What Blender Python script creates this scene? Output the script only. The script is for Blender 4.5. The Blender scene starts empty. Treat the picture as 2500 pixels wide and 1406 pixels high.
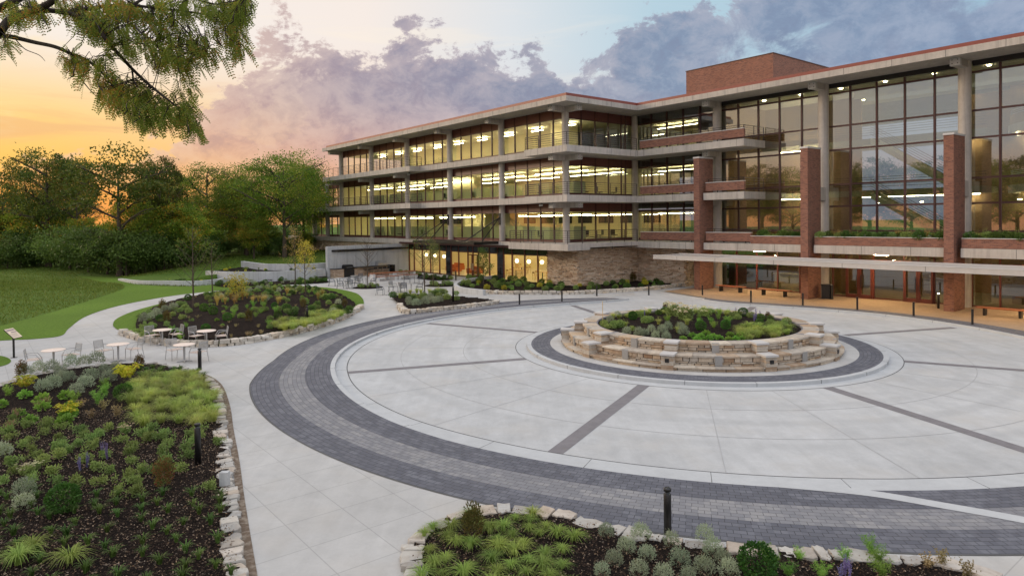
import bpy, math, random
import numpy as np
R = math.radians
sin, cos, pi = math.sin, math.cos, math.pi
rnd = random.Random(7)
COL = bpy.context.scene.collection
# ------------------------------------------------------------------ survey
# a 24 mm lens 5.8 m above the forecourt; at() turns a point of the picture
# into the point of the place it stands on, at height z
FPX, CX, CY, PIT, ROL, TH, H = 1657.26, 1250., 566.3, .0167, -.0111, .6776, 5.8
_B = np.array([[1, 0, 0], [0, 0, -1], [0, 1, 0]], float)
_P = np.array([[1, 0, 0], [0, cos(PIT), -sin(PIT)], [0, sin(PIT), cos(PIT)]])
_R = np.array([[cos(ROL), -sin(ROL), 0], [sin(ROL), cos(ROL), 0], [0, 0, 1]])
CM = _R @ _P @ _B
def at(u, v, z=0.):
    r = CM.T @ np.array([(u-CX)/FPX, (v-CY)/FPX, 1.])
    t = (z-H)/r[2]
    return float(r[0]*t), float(r[1]*t)
def ray(u, v, y):
    r = CM.T @ np.array([(u-CX)/FPX, (v-CY)/FPX, 1.])
    t = y/r[1]
    return (float(r[0]*t), y, float(r[2]*t)+H)
D1 = (-sin(TH), cos(TH)); D2 = (cos(TH), sin(TH))
def bl(a, b, z=0.): return (a*D1[0]+b*D2[0], a*D1[1]+b*D2[1], z)   # building grid -> world
def ab(x, y): return (x*D1[0]+y*D1[1], x*D2[0]+y*D2[1])
def wl(x, y, z=0.): return (x, y, z)
CC = (8.344, 30.915)                     # centre of the forecourt circle

# ------------------------------------------------------------------ meshes
class MB:
    def __init__(s, T=wl): s.T = T; s.V = []; s.F = []; s.UV = []; s.S = []
    def add(s, pts, faces, uvs=None, T=None, smooth=False):
        T = T or s.T; n = len(s.V); s.V += [T(*p) for p in pts]
        for i, f in enumerate(faces):
            s.F.append([n+k for k in f]); s.S.append(smooth)
            if uvs: s.UV.append(uvs[i])
            else:
                P = [pts[k] for k in f]; s.UV.append(autouv(P))
    def box(s, x0, x1, y0, y1, z0, z1, T=None):
        p = [(x0,y0,z0),(x1,y0,z0),(x1,y1,z0),(x0,y1,z0),(x0,y0,z1),(x1,y0,z1),(x1,y1,z1),(x0,y1,z1)]
        s.add(p, [(0,3,2,1),(4,5,6,7),(0,1,5,4),(1,2,6,5),(2,3,7,6),(3,0,4,7)], T=T)
    def prism(s, poly, z0, z1, T=None):
        n = len(poly); p = [(x, y, z0) for x, y in poly]+[(x, y, z1) for x, y in poly]
        s.add(p, [tuple(range(n))[::-1], tuple(range(n, 2*n))]+[(i, (i+1) % n, n+(i+1) % n, n+i) for i in range(n)], T=T)
    def tube(s, path, r, n=6, cap=True, T=None):
        P = [np.array(p, float) for p in path]; rr = r if isinstance(r, (list, tuple)) else [r]*len(P)
        vs = []; up = np.array([0, 0, 1.])
        for i, p in enumerate(P):
            d = P[min(i+1, len(P)-1)]-P[max(i-1, 0)]; d = d/(np.linalg.norm(d)+1e-9)
            u = np.cross(d, up if abs(d[2]) < .95 else np.array([1., 0, 0])); u /= np.linalg.norm(u)+1e-9
            w = np.cross(u, d)
            for k in range(n):
                q = p+rr[i]*(cos(2*pi*k/n)*u+sin(2*pi*k/n)*w); vs.append(tuple(q))
        f = []; uv = []; L = 0
        for i in range(len(P)-1):
            l = float(np.linalg.norm(P[i+1]-P[i]))
            for k in range(n):
                f.append((i*n+k, i*n+(k+1) % n, (i+1)*n+(k+1) % n, (i+1)*n+k))
                c = 2*pi*rr[i]/n; uv.append([(k*c, L), ((k+1)*c, L), ((k+1)*c, L+l), (k*c, L+l)])
            L += l
        s.add(vs, f, uv, T, True)
        if cap:
            m = len(P)-1
            s.add([vs[k] for k in range(n)], [tuple(range(n))[::-1]], T=T); s.add([vs[m*n+k] for k in range(n)], [tuple(range(n))], T=T)
    def cyl(s, x, y, z0, z1, r, n=16, r2=None, T=None): s.tube([(x, y, z0), (x, y, z1)], [r, r if r2 is None else r2], n, True, T)
    def lathe(s, x, y, prof, n=20, T=None):
        vs = []; f = []
        for r, z in prof: vs += [(x+r*cos(2*pi*k/n), y+r*sin(2*pi*k/n), z) for k in range(n)]
        for i in range(len(prof)-1):
            f += [(i*n+k, i*n+(k+1) % n, (i+1)*n+(k+1) % n, (i+1)*n+k) for k in range(n)]
        s.add(vs, f, T=T, smooth=True)
    def ring(s, c, fr0, fr1, z0, z1, a0, a1, n=120, top=True, sides=True, R0=None):
        # annular sector; fr0/fr1 radii or functions of the angle, uv = arc length and radius
        g0 = fr0 if callable(fr0) else (lambda t: fr0); g1 = fr1 if callable(fr1) else (lambda t: fr1)
        R0 = R0 or (g0(a0)+g1(a0))/2
        z0f = z0 if callable(z0) else (lambda t: z0); z1f = z1 if callable(z1) else (lambda t: z1)
        vs = []; 
        for i in range(n+1):
            t = a0+(a1-a0)*i/n; ct, st = cos(R(t)), sin(R(t)); p, q = g0(t), g1(t)
            vs += [(c[0]+p*ct, c[1]+p*st, z1f(t)), (c[0]+q*ct, c[1]+q*st, z1f(t)), (c[0]+q*ct, c[1]+q*st, z0f(t)), (c[0]+p*ct, c[1]+p*st, z0f(t))]
        f = []; uv = []
        for i in range(n):
            t, t2 = a0+(a1-a0)*i/n, a0+(a1-a0)*(i+1)/n; u, u2 = R(t)*R0, R(t2)*R0; o = 4*i; m = o+4
            p, q, p2, q2 = g0(t), g1(t), g0(t2), g1(t2)
            if top: f.append((o, o+1, m+1, m)); uv.append([(u, p), (u, q), (u2, q2), (u2, p2)])
            if sides:
                f.append((o+1, o+2, m+2, m+1)); uv.append([(u, z1f(t)), (u, z0f(t)), (u2, z0f(t2)), (u2, z1f(t2))])
                f.append((o+3, o, m, m+3)); uv.append([(u, z0f(t)), (u, z1f(t)), (u2, z1f(t2)), (u2, z0f(t2))])
        s.add(vs, f, uv)
        if sides and abs(a1-a0) < 359:
            k = 4*n; s.add(vs[0:4], [(3, 2, 1, 0)]); s.add(vs[k:k+4], [(0, 1, 2, 3)])
    def build(s, name, m, parent=None, fix=True, **kw):
        me = bpy.data.meshes.new(name); me.from_pydata(s.V, [], s.F)
        if fix:
            import bmesh
            b = bmesh.new(); b.from_mesh(me); bmesh.ops.recalc_face_normals(b, faces=b.faces); 
            uvl = b.loops.layers.uv.new('UV'); b.faces.ensure_lookup_table()
            for fc, f0, uv in zip(b.faces, s.F, s.UV):
                d = dict(zip(f0, uv))
                for lp in fc.loops: lp[uvl].uv = d.get(lp.vert.index, (0, 0))
            b.to_mesh(me); b.free()
        else:
            ul = me.uv_layers.new(name='UV'); flat = [c for uv in s.UV for p in uv for c in p]; ul.data.foreach_set('uv', flat)
        me.polygons.foreach_set('use_smooth', s.S)
        me.materials.append(m)
        o = bpy.data.objects.new(name, me); COL.objects.link(o)
        if parent: o.parent = parent
        if kw: tag(o, **kw)
        return o
def autouv(P):
    a, b, c = np.array(P[0]), np.array(P[1]), np.array(P[2]); n = np.abs(np.cross(b-a, c-a))
    if n[2] >= n[0] and n[2] >= n[1]: return [(p[0], p[1]) for p in P]
    if n[0] > n[1]: return [(p[1], p[2]) for p in P]
    return [(p[0], p[2]) for p in P]
def tag(o, label=None, cat=None, group=None, kind=None):
    if label: o['label'] = label
    if cat: o['category'] = cat
    if group: o['group'] = group
    if kind: o['kind'] = kind
    return o
def empty(name, loc=(0, 0, 0), rz=0., **kw):
    o = bpy.data.objects.new(name, None); COL.objects.link(o); o.location = loc; o.rotation_euler = (0, 0, rz)
    o.empty_display_size = .2
    return tag(o, **kw)
def copy_tree(o, loc=None, rz=None, sc=None, **kw):
    def rec(q, par):
        c = q.copy(); COL.objects.link(c); c.parent = par
        for ch in q.children: rec(ch, c)
        return c
    c = rec(o, None)
    if loc is not None: c.location = loc
    if rz is not None: c.rotation_euler = (0, 0, rz)
    if sc is not None: c.scale = (sc, sc, sc) if not isinstance(sc, tuple) else sc
    return tag(c, **kw)
def npmesh(name, V, F, m, parent=None, smooth=False, **kw):    # quads from numpy arrays
    me = bpy.data.meshes.new(name); V = np.asarray(V, np.float32).reshape(-1, 3); F = np.asarray(F, np.int32)
    k = F.shape[1]; me.vertices.add(len(V)); me.vertices.foreach_set('co', V.ravel())
    me.loops.add(F.size); me.loops.foreach_set('vertex_index', F.ravel())
    me.polygons.add(len(F)); me.polygons.foreach_set('loop_start', np.arange(len(F), dtype=np.int32)*k)
    me.polygons.foreach_set('loop_total', np.full(len(F), k, np.int32))
    me.update(calc_edges=True); me.materials.append(m)
    o = bpy.data.objects.new(name, me); COL.objects.link(o)
    if parent: o.parent = parent
    if kw: tag(o, **kw)
    return o
def spline(P, n=8, closed=False):
    P = [np.array(p, float) for p in P]; out = []; N = len(P)
    rng = range(N) if closed else range(N-1)
    for i in rng:
        if closed: a, b, c, d = P[(i-1) % N], P[i], P[(i+1) % N], P[(i+2) % N]
        else: a, b, c, d = P[max(i-1, 0)], P[i], P[i+1], P[min(i+2, N-1)]
        for k in range(n):
            t = k/n
            out.append(tuple(.5*((2*b)+(-a+c)*t+(2*a-5*b+4*c-d)*t*t+(-a+3*b-3*c+d)*t**3)))
    if not closed: out.append(tuple(P[-1]))
    return out
def resample(P, step):
    P = [np.array(p, float) for p in P]; out = [P[0]]; need = step
    for a, b in zip(P, P[1:]):
        l = np.linalg.norm(b-a); d = 0
        while l-d >= need: d += need; out.append(a+(b-a)*d/l); need = step
        need -= (l-d)
    return [tuple(p) for p in out]
def inside(p, poly):
    x, y = p[0], p[1]; c = False; n = len(poly)
    for i in range(n):
        x1, y1 = poly[i][:2]; x2, y2 = poly[i-1][:2]
        if (y1 > y) != (y2 > y) and x < (x2-x1)*(y-y1)/(y2-y1)+x1: c = not c
    return c
def sheet(name, poly, z, m, hole=None, **kw):      # flat polygon, triangulated
    import bmesh
    b = bmesh.new(); vs = [b.verts.new((p[0], p[1], z)) for p in poly]; f = b.faces.new(vs)
    bmesh.ops.triangulate(b, faces=b.faces[:]); bmesh.ops.recalc_face_normals(b, faces=b.faces[:])
    for q in b.faces:
        if q.normal.z < 0: q.normal_flip()
    uv = b.loops.layers.uv.new('UV')
    for q in b.faces:
        for l in q.loops: l[uv].uv = ab(l.vert.co.x, l.vert.co.y)
    me = bpy.data.meshes.new(name); b.to_mesh(me); b.free(); me.materials.append(m)
    o = bpy.data.objects.new(name, me); COL.objects.link(o); return tag(o, **kw)

# --------------------------------------------------------------- materials
def srgb(r, g, b):
    f = lambda c: (c/255/12.92 if c <= 10 else ((c/255+.055)/1.055)**2.4)
    return (f(r), f(g), f(b), 1)
class NT:
    def __init__(s, name, world=None):
        if world: s.nt = world.node_tree
        else:
            s.m = bpy.data.materials.new(name); s.m.use_nodes = True; s.nt = s.m.node_tree
        s.nt.nodes.clear()
    def n(s, t, **kw):
        q = s.nt.nodes.new(t)
        for k, v in kw.items():
            if k.startswith('i_'): q.inputs[k[2:].replace('_', ' ')].default_value = v
            else: setattr(q, k, v)
        return q
    def l(s, a, b): s.nt.links.new(a, b)
    def val(s, x, q, i):
        if hasattr(x, 'is_linked') or hasattr(x, 'links'): s.l(x, q.inputs[i])
        else: q.inputs[i].default_value = x
    def math(s, op, a, b=0., c=0., clamp=False):
        q = s.nt.nodes.new('ShaderNodeMath'); q.operation = op; q.use_clamp = clamp
        s.val(a, q, 0); s.val(b, q, 1); s.val(c, q, 2); return q.outputs[0]
    def mix(s, f, a, b, mode='MIX'):
        q = s.nt.nodes.new('ShaderNodeMix'); q.data_type = 'RGBA'; q.blend_type = mode
        s.val(f, q, 0); s.val(a, q, 6); s.val(b, q, 7); return q.outputs[2]
    def noise(s, vec, scale, detail=4., rough=.55, dist=0., out=0):
        q = s.n('ShaderNodeTexNoise'); q.inputs['Scale'].default_value = scale; q.inputs['Detail'].default_value = detail
        q.inputs['Roughness'].default_value = rough; q.inputs['Distortion'].default_value = dist
        if vec is not None: s.l(vec, q.inputs['Vector'])
        return q.outputs[out]
    def ramp(s, f, stops, interp='LINEAR'):
        q = s.n('ShaderNodeValToRGB'); q.color_ramp.interpolation = interp; e = q.color_ramp.elements
        while len(e) < len(stops): e.new(.5)
        for k, (p, c) in enumerate(stops): e[k].position = p; e[k].color = c if len(c) == 4 else (*c, 1)
        s.l(f, q.inputs[0]); return q.outputs[0]
    def mapr(s, f, a, b, c=0., d=1., smooth=False):
        q = s.n('ShaderNodeMapRange'); q.interpolation_type = 'SMOOTHSTEP' if smooth else 'LINEAR'
        s.val(f, q, 0); s.val(a, q, 1); s.val(b, q, 2); q.inputs[3].default_value = c; q.inputs[4].default_value = d; return q.outputs[0]
    def bump(s, h, st=.3, d=.02, nrm=None):
        q = s.n('ShaderNodeBump'); q.inputs['Strength'].default_value = st; q.inputs['Distance'].default_value = d; s.l(h, q.inputs['Height'])
        if nrm is not None: s.l(nrm, q.inputs['Normal'])
        return q.outputs[0]
    def out(s, col, rough=.7, bump=None, spec=.5, metal=0., **kw):
        p = s.n('ShaderNodeBsdfPrincipled'); o = s.n('ShaderNodeOutputMaterial')
        s.val(col, p, 'Base Color'); s.val(rough, p, 'Roughness'); p.inputs['Specular IOR Level'].default_value = spec; p.inputs['Metallic'].default_value = metal
        if bump is not None: s.l(bump, p.inputs['Normal'])
        s.l(p.outputs[0], o.inputs[0]); s.p = p; s.o = o; return s.m
    def pos(s): return s.n('ShaderNodeNewGeometry').outputs['Position']
    def uv(s): return s.n('ShaderNodeTexCoord').outputs['UV']
def g(v, t=(1, 1, 1)): return (v*t[0], v*t[1], v*t[2], 1)

def m_plain(name, col, rough=.6, var=.12, sc=3., metal=0., spec=.5, bmp=0.):
    t = NT(name); nz = t.noise(t.pos(), sc, 5)
    c = t.mix(t.mapr(nz, .3, .7), tuple(x*(1-var) for x in col[:3])+(1,), tuple(min(1, x*(1+var)) for x in col[:3])+(1,))
    b = t.bump(t.noise(t.pos(), sc*12, 3), bmp, .01) if bmp else None
    return t.out(c, rough, b, spec, metal)
def m_concrete(name, col, var=.16, sc=.5, streak=False, rough=.75):
    t = NT(name); P = t.pos()
    big = t.noise(P, sc, 6, .6); fine = t.noise(P, 14, 4, .6); mid = t.noise(P, 3.1, 5, .65, .4)
    f = t.math('ADD', t.math('MULTIPLY', big, .5), t.math('ADD', t.math('MULTIPLY', mid, .3), t.math('MULTIPLY', fine, .2)))
    c = t.mix(t.mapr(f, .33, .67), tuple(x*(1-var*1.4) for x in col[:3])+(1,), tuple(x*(1+var) for x in col[:3])+(1,))
    if streak:   # run marks down the face
        mp = t.n('ShaderNodeMapping'); mp.inputs['Scale'].default_value = (2.2, 2.2, .12); t.l(P, mp.inputs[0])
        s = t.noise(mp.outputs[0], 1.6, 5, .7); c = t.mix(t.mapr(s, .48, .68, 0, .6), c, tuple(x*.55 for x in col[:3])+(1,))
    return t.out(c, rough, t.bump(fine, .25, .01))
def m_brick(name, c1, c2, mortar, w=.21, h=.072, ms=.008, dark=None, bump=.4, rough=.85, squash=None):
    t = NT(name); U = t.uv(); q = t.n('ShaderNodeTexBrick')
    q.inputs['Scale'].default_value = 1; q.inputs['Brick Width'].default_value = w; q.inputs['Row Height'].default_value = h
    q.inputs['Mortar Size'].default_value = ms; q.inputs['Mortar Smooth'].default_value = .2; q.inputs['Bias'].default_value = 0
    q.inputs['Color1'].default_value = c1; q.inputs['Color2'].default_value = c2; q.inputs['Mortar'].default_value = mortar
    t.l(U, q.inputs['Vector']); nz = t.noise(t.pos(), .9, 5); fine = t.noise(t.pos(), 30, 3)
    c = t.mix(t.mapr(nz, .35, .7, 0, .35), q.outputs[0], tuple(x*.6 for x in c1[:3])+(1,))
    if dark:
        wn = t.n('ShaderNodeTexWhiteNoise'); wn.noise_dimensions = '2D'
        sx = t.n('ShaderNodeSeparateXYZ'); t.l(U, sx.inputs[0])
        r = t.math('FLOOR', t.math('DIVIDE', sx.outputs[1], h)); x = t.math('FLOOR', t.math('ADD', t.math('DIVIDE', sx.outputs[0], w), t.math('MULTIPLY', t.math('MODULO', r, 2.), .5)))
        cb = t.n('ShaderNodeCombineXYZ'); t.l(x, cb.inputs[0]); t.l(r, cb.inputs[1]); t.l(cb.outputs[0], wn.inputs['Vector'])
        k = t.math('MULTIPLY', t.mapr(wn.outputs[0], .0, 1., 0, 1), t.math('SUBTRACT', 1., q.outputs['Fac']))
        c = t.mix(t.math('MULTIPLY', t.mapr(k, .55, .95), .75), c, dark)
    c = t.mix(t.mapr(fine, .3, .7, 0, .25), c, tuple(x*.7 for x in c1[:3])+(1,))
    hgt = t.math('SUBTRACT', t.math('MULTIPLY', fine, .25), q.outputs['Fac'])
    return t.out(c, rough, t.bump(hgt, bump, .008), .3)
def m_leaf(name, c1, c2, c3=None, tr=.35, sc=1.2, rough=.55):
    t = NT(name); oi = t.n('ShaderNodeObjectInfo'); nz = t.noise(t.pos(), sc, 3)
    gi = t.n('ShaderNodeNewGeometry')
    rl = gi.outputs['Random Per Island']
    c = t.mix(t.math('ADD', t.math('MULTIPLY', rl, .6), t.math('MULTIPLY', t.mapr(nz, .3, .7), .4)), c1, c2)
    if c3: c = t.mix(t.mapr(t.math('ADD', t.math('MULTIPLY', nz, .7), t.math('MULTIPLY', rl, .3)), .55, .7), c, c3)
    h = t.n('ShaderNodeHueSaturation'); t.l(c, h.inputs['Color']); t.l(t.mapr(oi.outputs['Random'], 0, 1, .78, 1.28), h.inputs['Value']); t.l(t.mapr(t.math('FRACT', t.math('MULTIPLY', oi.outputs['Random'], 7.3)), 0, 1, .475, .515), h.inputs['Hue'])
    d = t.n('ShaderNodeBsdfPrincipled'); t.l(h.outputs[0], d.inputs['Base Color']); d.inputs['Roughness'].default_value = rough; d.inputs['Specular IOR Level'].default_value = .25
    r = t.n('ShaderNodeBsdfTranslucent'); t.l(h.outputs[0], r.inputs[0]); mx = t.n('ShaderNodeMixShader'); mx.inputs[0].default_value = tr
    t.l(d.outputs[0], mx.inputs[1]); t.l(r.outputs[0], mx.inputs[2]); o = t.n('ShaderNodeOutputMaterial'); t.l(mx.outputs[0], o.inputs[0]); return t.m
def m_glass(name, tint, refl=1.0, rmin=.06, facing=False):
    t = NT(name); tr = t.n('ShaderNodeBsdfTransparent'); tr.inputs[0].default_value = tint
    gl = t.n('ShaderNodeBsdfGlossy'); gl.inputs['Roughness'].default_value = .015; gl.inputs[0].default_value = (.92, .95, .95, 1)
    wob = t.noise(t.pos(), .7, 2); t.l(t.bump(wob, .012, .05), gl.inputs['Normal'])
    fr = t.n('ShaderNodeFresnel'); fr.inputs[0].default_value = 1.52
    f = t.math('ADD', t.math('MULTIPLY', fr.outputs[0], refl), rmin, clamp=True); f = t.math('MULTIPLY', f, t.math('SUBTRACT', 1., t.n('ShaderNodeNewGeometry').outputs['Backfacing']))
    mx = t.n('ShaderNodeMixShader'); t.l(f, mx.inputs[0]); t.l(tr.outputs[0], mx.inputs[1]); t.l(gl.outputs[0], mx.inputs[2])
    o = t.n('ShaderNodeOutputMaterial'); t.l(mx.outputs[0], o.inputs[0]); return t.m
def m_emit(name, col, st):
    t = NT(name); e = t.n('ShaderNodeEmission'); e.inputs[0].default_value = col; e.inputs[1].default_value = st
    o = t.n('ShaderNodeOutputMaterial'); t.l(e.outputs[0], o.inputs[0]); return t.m
def m_grass(name, c1, c2, c3, stripe=0.):
    t = NT(name); P = t.pos(); f = t.noise(P, 6, 9, .85); m_ = t.noise(P, 1.1, 7, .7); b = t.noise(P, .12, 4)
    c = t.mix(t.mapr(f, .4, .6), c1, c2); c = t.mix(t.mapr(m_, .42, .7, 0, .55), c, c3)
    c = t.mix(t.mapr(b, .35, .65, 0, .35), c, tuple(x*.7 for x in c1[:3])+(1,))
    if stripe:
        mp = t.n('ShaderNodeMapping'); mp.inputs['Rotation'].default_value = (0, 0, R(25)); t.l(P, mp.inputs[0])
        w = t.n('ShaderNodeTexWave'); w.inputs['Scale'].default_value = .28; w.inputs['Distortion'].default_value = .6; t.l(mp.outputs[0], w.inputs[0])
        c = t.mix(t.math('MULTIPLY', t.mapr(w.outputs['Fac'], .35, .65), stripe), c, tuple(min(1, x*1.35) for x in c2[:3])+(1,))
    return t.out(c, .9, t.bump(f, .8, .05), .15)

M = {}
M['conc'] = m_concrete('building_concrete', g(.42, (1.06, .97, .88)), .16, .6, True)
M['conc_wall'] = m_concrete('board_formed_concrete', g(.50, (.98, 1, 1.01)), .13, .35, True)
M['fascia_red'] = m_plain('red_metal', srgb(128, 66, 56), .5, .08)
M['spandrel'] = m_plain('red_brown_panel', srgb(96, 54, 46), .42, .12, .8, 0, .5)
M['frame'] = m_plain('dark_red_frame', srgb(66, 34, 32), .45, .1)
M['frame_red'] = m_plain('red_brown_door_frame', srgb(100, 48, 38), .45, .1)
M['brick'] = m_brick('red_brick', srgb(150, 102, 84), srgb(128, 86, 72), srgb(130, 114, 104), .203, .068, .007, srgb(84, 58, 54))
M['brick_in'] = m_brick('tan_interior_brick', srgb(168, 140, 104), srgb(150, 122, 90), srgb(120, 100, 78), .2, .07, .008)
M['cap'] = m_concrete('limestone_cap', g(.5, (1, .97, .94)), .08, 1.)
M['stone'] = None
def m_stone(name, cols, rough=.85, sc=8, dirt=None):
    t = NT(name); gi = t.n('ShaderNodeNewGeometry'); n1 = t.noise(t.pos(), sc, 5, .7); n2 = t.noise(t.pos(), sc*.35, 4)
    c = t.ramp(gi.outputs['Random Per Island'], [(i/(len(cols)-1), k) for i, k in enumerate(cols)])
    c = t.mix(t.mapr(n1, .4, .7, 0, .45), c, dirt or srgb(120, 102, 86)); c = t.mix(t.mapr(n2, .45, .7, 0, .3), c, srgb(210, 200, 184))
    return t.out(c, rough, t.bump(n1, .6, .03), .3)
M['veneer'] = m_stone('stacked_ledge_stone', [srgb(196, 170, 142), srgb(222, 196, 168), srgb(206, 190, 172), srgb(234, 214, 190), srgb(176, 148, 122), srgb(224, 198, 172), srgb(236, 222, 204)])
M['stone_cream'] = m_stone('cream_limestone', [srgb(190, 170, 144), srgb(164, 138, 112), srgb(202, 192, 176), srgb(146, 118, 92), srgb(178, 164, 146), srgb(168, 160, 150), srgb(198, 188, 172)])
M['edging'] = m_stone('edging_limestone', [srgb(190, 186, 178), srgb(206, 198, 186), srgb(176, 170, 160), srgb(200, 184, 162), srgb(214, 210, 202)], .85, 6)
M['edge_pale'] = m_stone('pale_edging_limestone', [srgb(164, 164, 162), srgb(192, 188, 180), srgb(148, 146, 142), srgb(182, 168, 152), srgb(200, 198, 194)], .85, 5)
M['glass'] = m_glass('office_glass', (.92, .95, .90, 1), 1., .10)
M['glass_dk'] = m_glass('atrium_glass', (.70, .73, .70, 1), 1.15, .21)
M['glass_caf'] = m_glass('cafe_glass', (.97, .97, .94, 1), .7, .02)
M['glass_blk'] = m_plain('dark_spandrel_glass', srgb(30, 32, 36), .08, .05, 1, 0, .8)
M['black'] = m_plain('black_powder_coat', srgb(26, 25, 27), .4, .1)
M['black_met'] = m_plain('black_steel', srgb(32, 30, 32), .35, .15, 2, .3)
M['alu'] = m_plain('brushed_aluminium', srgb(176, 176, 176), .38, .08, 4, .55)
M['alu_dk'] = m_plain('grey_mesh_metal', srgb(92, 96, 102), .45, .1, 4, .4)
M['top_tan'] = m_plain('pale_stone_table_top', srgb(226, 208, 194), .5, .06, 6)
M['wood'] = m_plain('oiled_hardwood', srgb(150, 88, 54), .5, .18, 5)
M['wood_dk'] = m_plain('dark_hardwood', srgb(112, 70, 48), .55, .18, 5)
M['white_conc'] = m_concrete('white_precast', g(.62), .06, 2.)
M['wall_in'] = m_plain('cream_interior_wall', srgb(226, 214, 168), .8, .04, .4)
M['wall_caf'] = m_plain('warm_white_wall', srgb(236, 222, 176), .8, .04, .4)
M['ceil'] = m_plain('ceiling_tile', srgb(214, 210, 180), .9, .04, .4)
M['floor_in'] = m_plain('carpet_floor', srgb(150, 144, 120), .9, .1, .5)
M['floor_caf'] = m_plain('pale_tile_floor', srgb(214, 196, 150), .5, .06, .5)
M['panel'] = m_plain('pale_cubicle_panel', srgb(196, 196, 150), .8, .06, 1)
M['teal'] = m_plain('pale_teal_cabinet', srgb(140, 168, 160), .5, .06, 1)
M['chair_blk'] = m_plain('black_office_fabric', srgb(30, 30, 32), .7, .1)
M['orange'] = m_plain('orange_upholstery', srgb(196, 108, 52), .8, .1)
M['oak'] = m_plain('pale_oak', srgb(204, 170, 112), .5, .1, 4)
M['bark'] = m_plain('grey_bark', srgb(84, 74, 64), .9, .3, 9, 0, .2, .8)
M['bark_dk'] = m_plain('dark_bark', srgb(52, 44, 38), .9, .3, 9, 0, .2, .8)
M['white_emit'] = m_emit('warm_white_lamp', (1, .86, .60, 1), 9)
M['strip_emit'] = m_emit('fluorescent_strip', (1, .85, .56, 1), 52)
M['globe_emit'] = m_emit('globe_lamp_glass', (1, .84, .55, 1), 10)
M['spot_emit'] = m_emit('downlight_lens', (1, .70, .36, 1), 380)

M['glass_ent'] = m_glass('entrance_glass', (.60, .60, .52, 1), 1.1, .12)
M['floor_lob'] = m_plain('lobby_floor', srgb(150, 146, 128), .25, .06, .5)
M['caf_emit'] = m_emit('cafe_panel_light', (1, .82, .48, 1), 30)
M['spot2_emit'] = m_emit('atrium_downlight_lens', (1, .82, .55, 1), 120); M['lob_emit'] = m_emit('lobby_strip_lamp', (1, .84, .56, 1), 60)
M['sign_tan'] = m_plain('sign_panel_face', srgb(226, 206, 178), .4, .04)
M['sign_ink'] = m_plain('sign_print', srgb(150, 130, 132), .5, .15, 30)
M['pod'] = m_plain('dark_seed_pod', srgb(48, 34, 34), .5, .2)
# ------------------------------------------------------------------- world
W = bpy.data.worlds.new('World'); bpy.context.scene.world = W; W.use_nodes = True
t = NT('w', world=W)
gen = t.n('ShaderNodeTexCoord').outputs['Generated']; sx = t.n('ShaderNodeSeparateXYZ'); t.l(gen, sx.inputs[0])
X, Y, Z = sx.outputs
az = t.math('MULTIPLY', t.math('ARCTAN2', X, Y), 180/pi); el = t.math('MULTIPLY', t.math('ARCSINE', Z), 180/pi)
lo = t.ramp(t.mapr(az, -60, 60), [(0, srgb(255, 186, 74)), (.2, srgb(255, 194, 84)), (.34, srgb(250, 184, 112)), (.44, srgb(226, 168, 150)), (.56, srgb(186, 168, 184)), (.75, srgb(160, 172, 196)), (1, srgb(160, 178, 204))])
md = t.ramp(t.mapr(az, -60, 60), [(0, srgb(255, 208, 118)), (.22, srgb(254, 212, 136)), (.36, srgb(246, 212, 178)), (.5, srgb(226, 214, 214)), (.62, srgb(186, 206, 222)), (.8, srgb(158, 190, 212)), (1, srgb(156, 190, 214))])
hi = t.ramp(t.mapr(az, -60, 60), [(0, srgb(246, 234, 218)), (.22, srgb(246, 236, 228)), (.4, srgb(246, 234, 226)), (.5, srgb(222, 226, 230)), (.6, srgb(182, 208, 222)), (.8, srgb(158, 194, 214)), (1, srgb(156, 192, 214))])
base = t.mix(t.mapr(el, 2.5, 9, smooth=True), lo, md); base = t.mix(t.mapr(el, 7, 14.5, smooth=True), base, hi)
def vec(sa, se, off=0.):
    c = t.n('ShaderNodeCombineXYZ'); t.l(t.math('MULTIPLY', az, sa), c.inputs[0]); t.l(t.math('MULTIPLY', el, se), c.inputs[1]); c.inputs[2].default_value = off; return c.outputs[0]
# high streaky cloud
st = t.noise(vec(.05, .42, 3.3), 1., 6, .6, .8)
base = t.mix(t.math('MULTIPLY', t.mapr(st, .5, .68, smooth=True), t.mapr(az, -45, 22, .75, .12)), base, t.ramp(t.mapr(az, -40, 30), [(0, srgb(255, 226, 150)), (.35, srgb(255, 240, 220)), (1, srgb(226, 226, 226))]))
st2 = t.noise(vec(.06, .5, 9.1), 1., 5, .6, .6)
base = t.mix(t.math('MULTIPLY', t.mapr(st2, .48, .66, smooth=True), t.math('MULTIPLY', t.mapr(az, -5, -25, .2, .6), t.mapr(el, 14, 5))), base, srgb(232, 172, 128))
# cumulus bank: its top edge follows a line along the horizon
n1 = t.noise(vec(.15, .22, 1.7), 1., 10, .66, .3); n2 = t.noise(vec(.42, .55, 5.2), 1., 9, .68, .3); nb = t.noise(vec(.07, .1, 2.4), 1., 3, .5)
edge = t.ramp(t.mapr(az, -40, 60), [(0, g(.20)), (.08, g(.22)), (.14, g(.38)), (.185, g(.60)), (.22, g(.74)), (.26, g(.74)), (.31, g(.76)), (.36, g(.70)), (.40, g(.60)), (.45, g(.64)), (.50, g(.74)), (.54, g(.86)), (.6, g(.84)), (.68, g(.92)), (.8, g(.95)), (1, g(.9))])
etop = t.math('MULTIPLY', edge, 20.)
d = t.math('SUBTRACT', etop, el)
d = t.math('ADD', d, t.math('MULTIPLY', t.math('SUBTRACT', n1, .5), 17.)); d = t.math('ADD', d, t.math('MULTIPLY', t.math('SUBTRACT', n2, .5), 7.5))
cov = t.mapr(d, -.3, .9, smooth=True)
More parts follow.
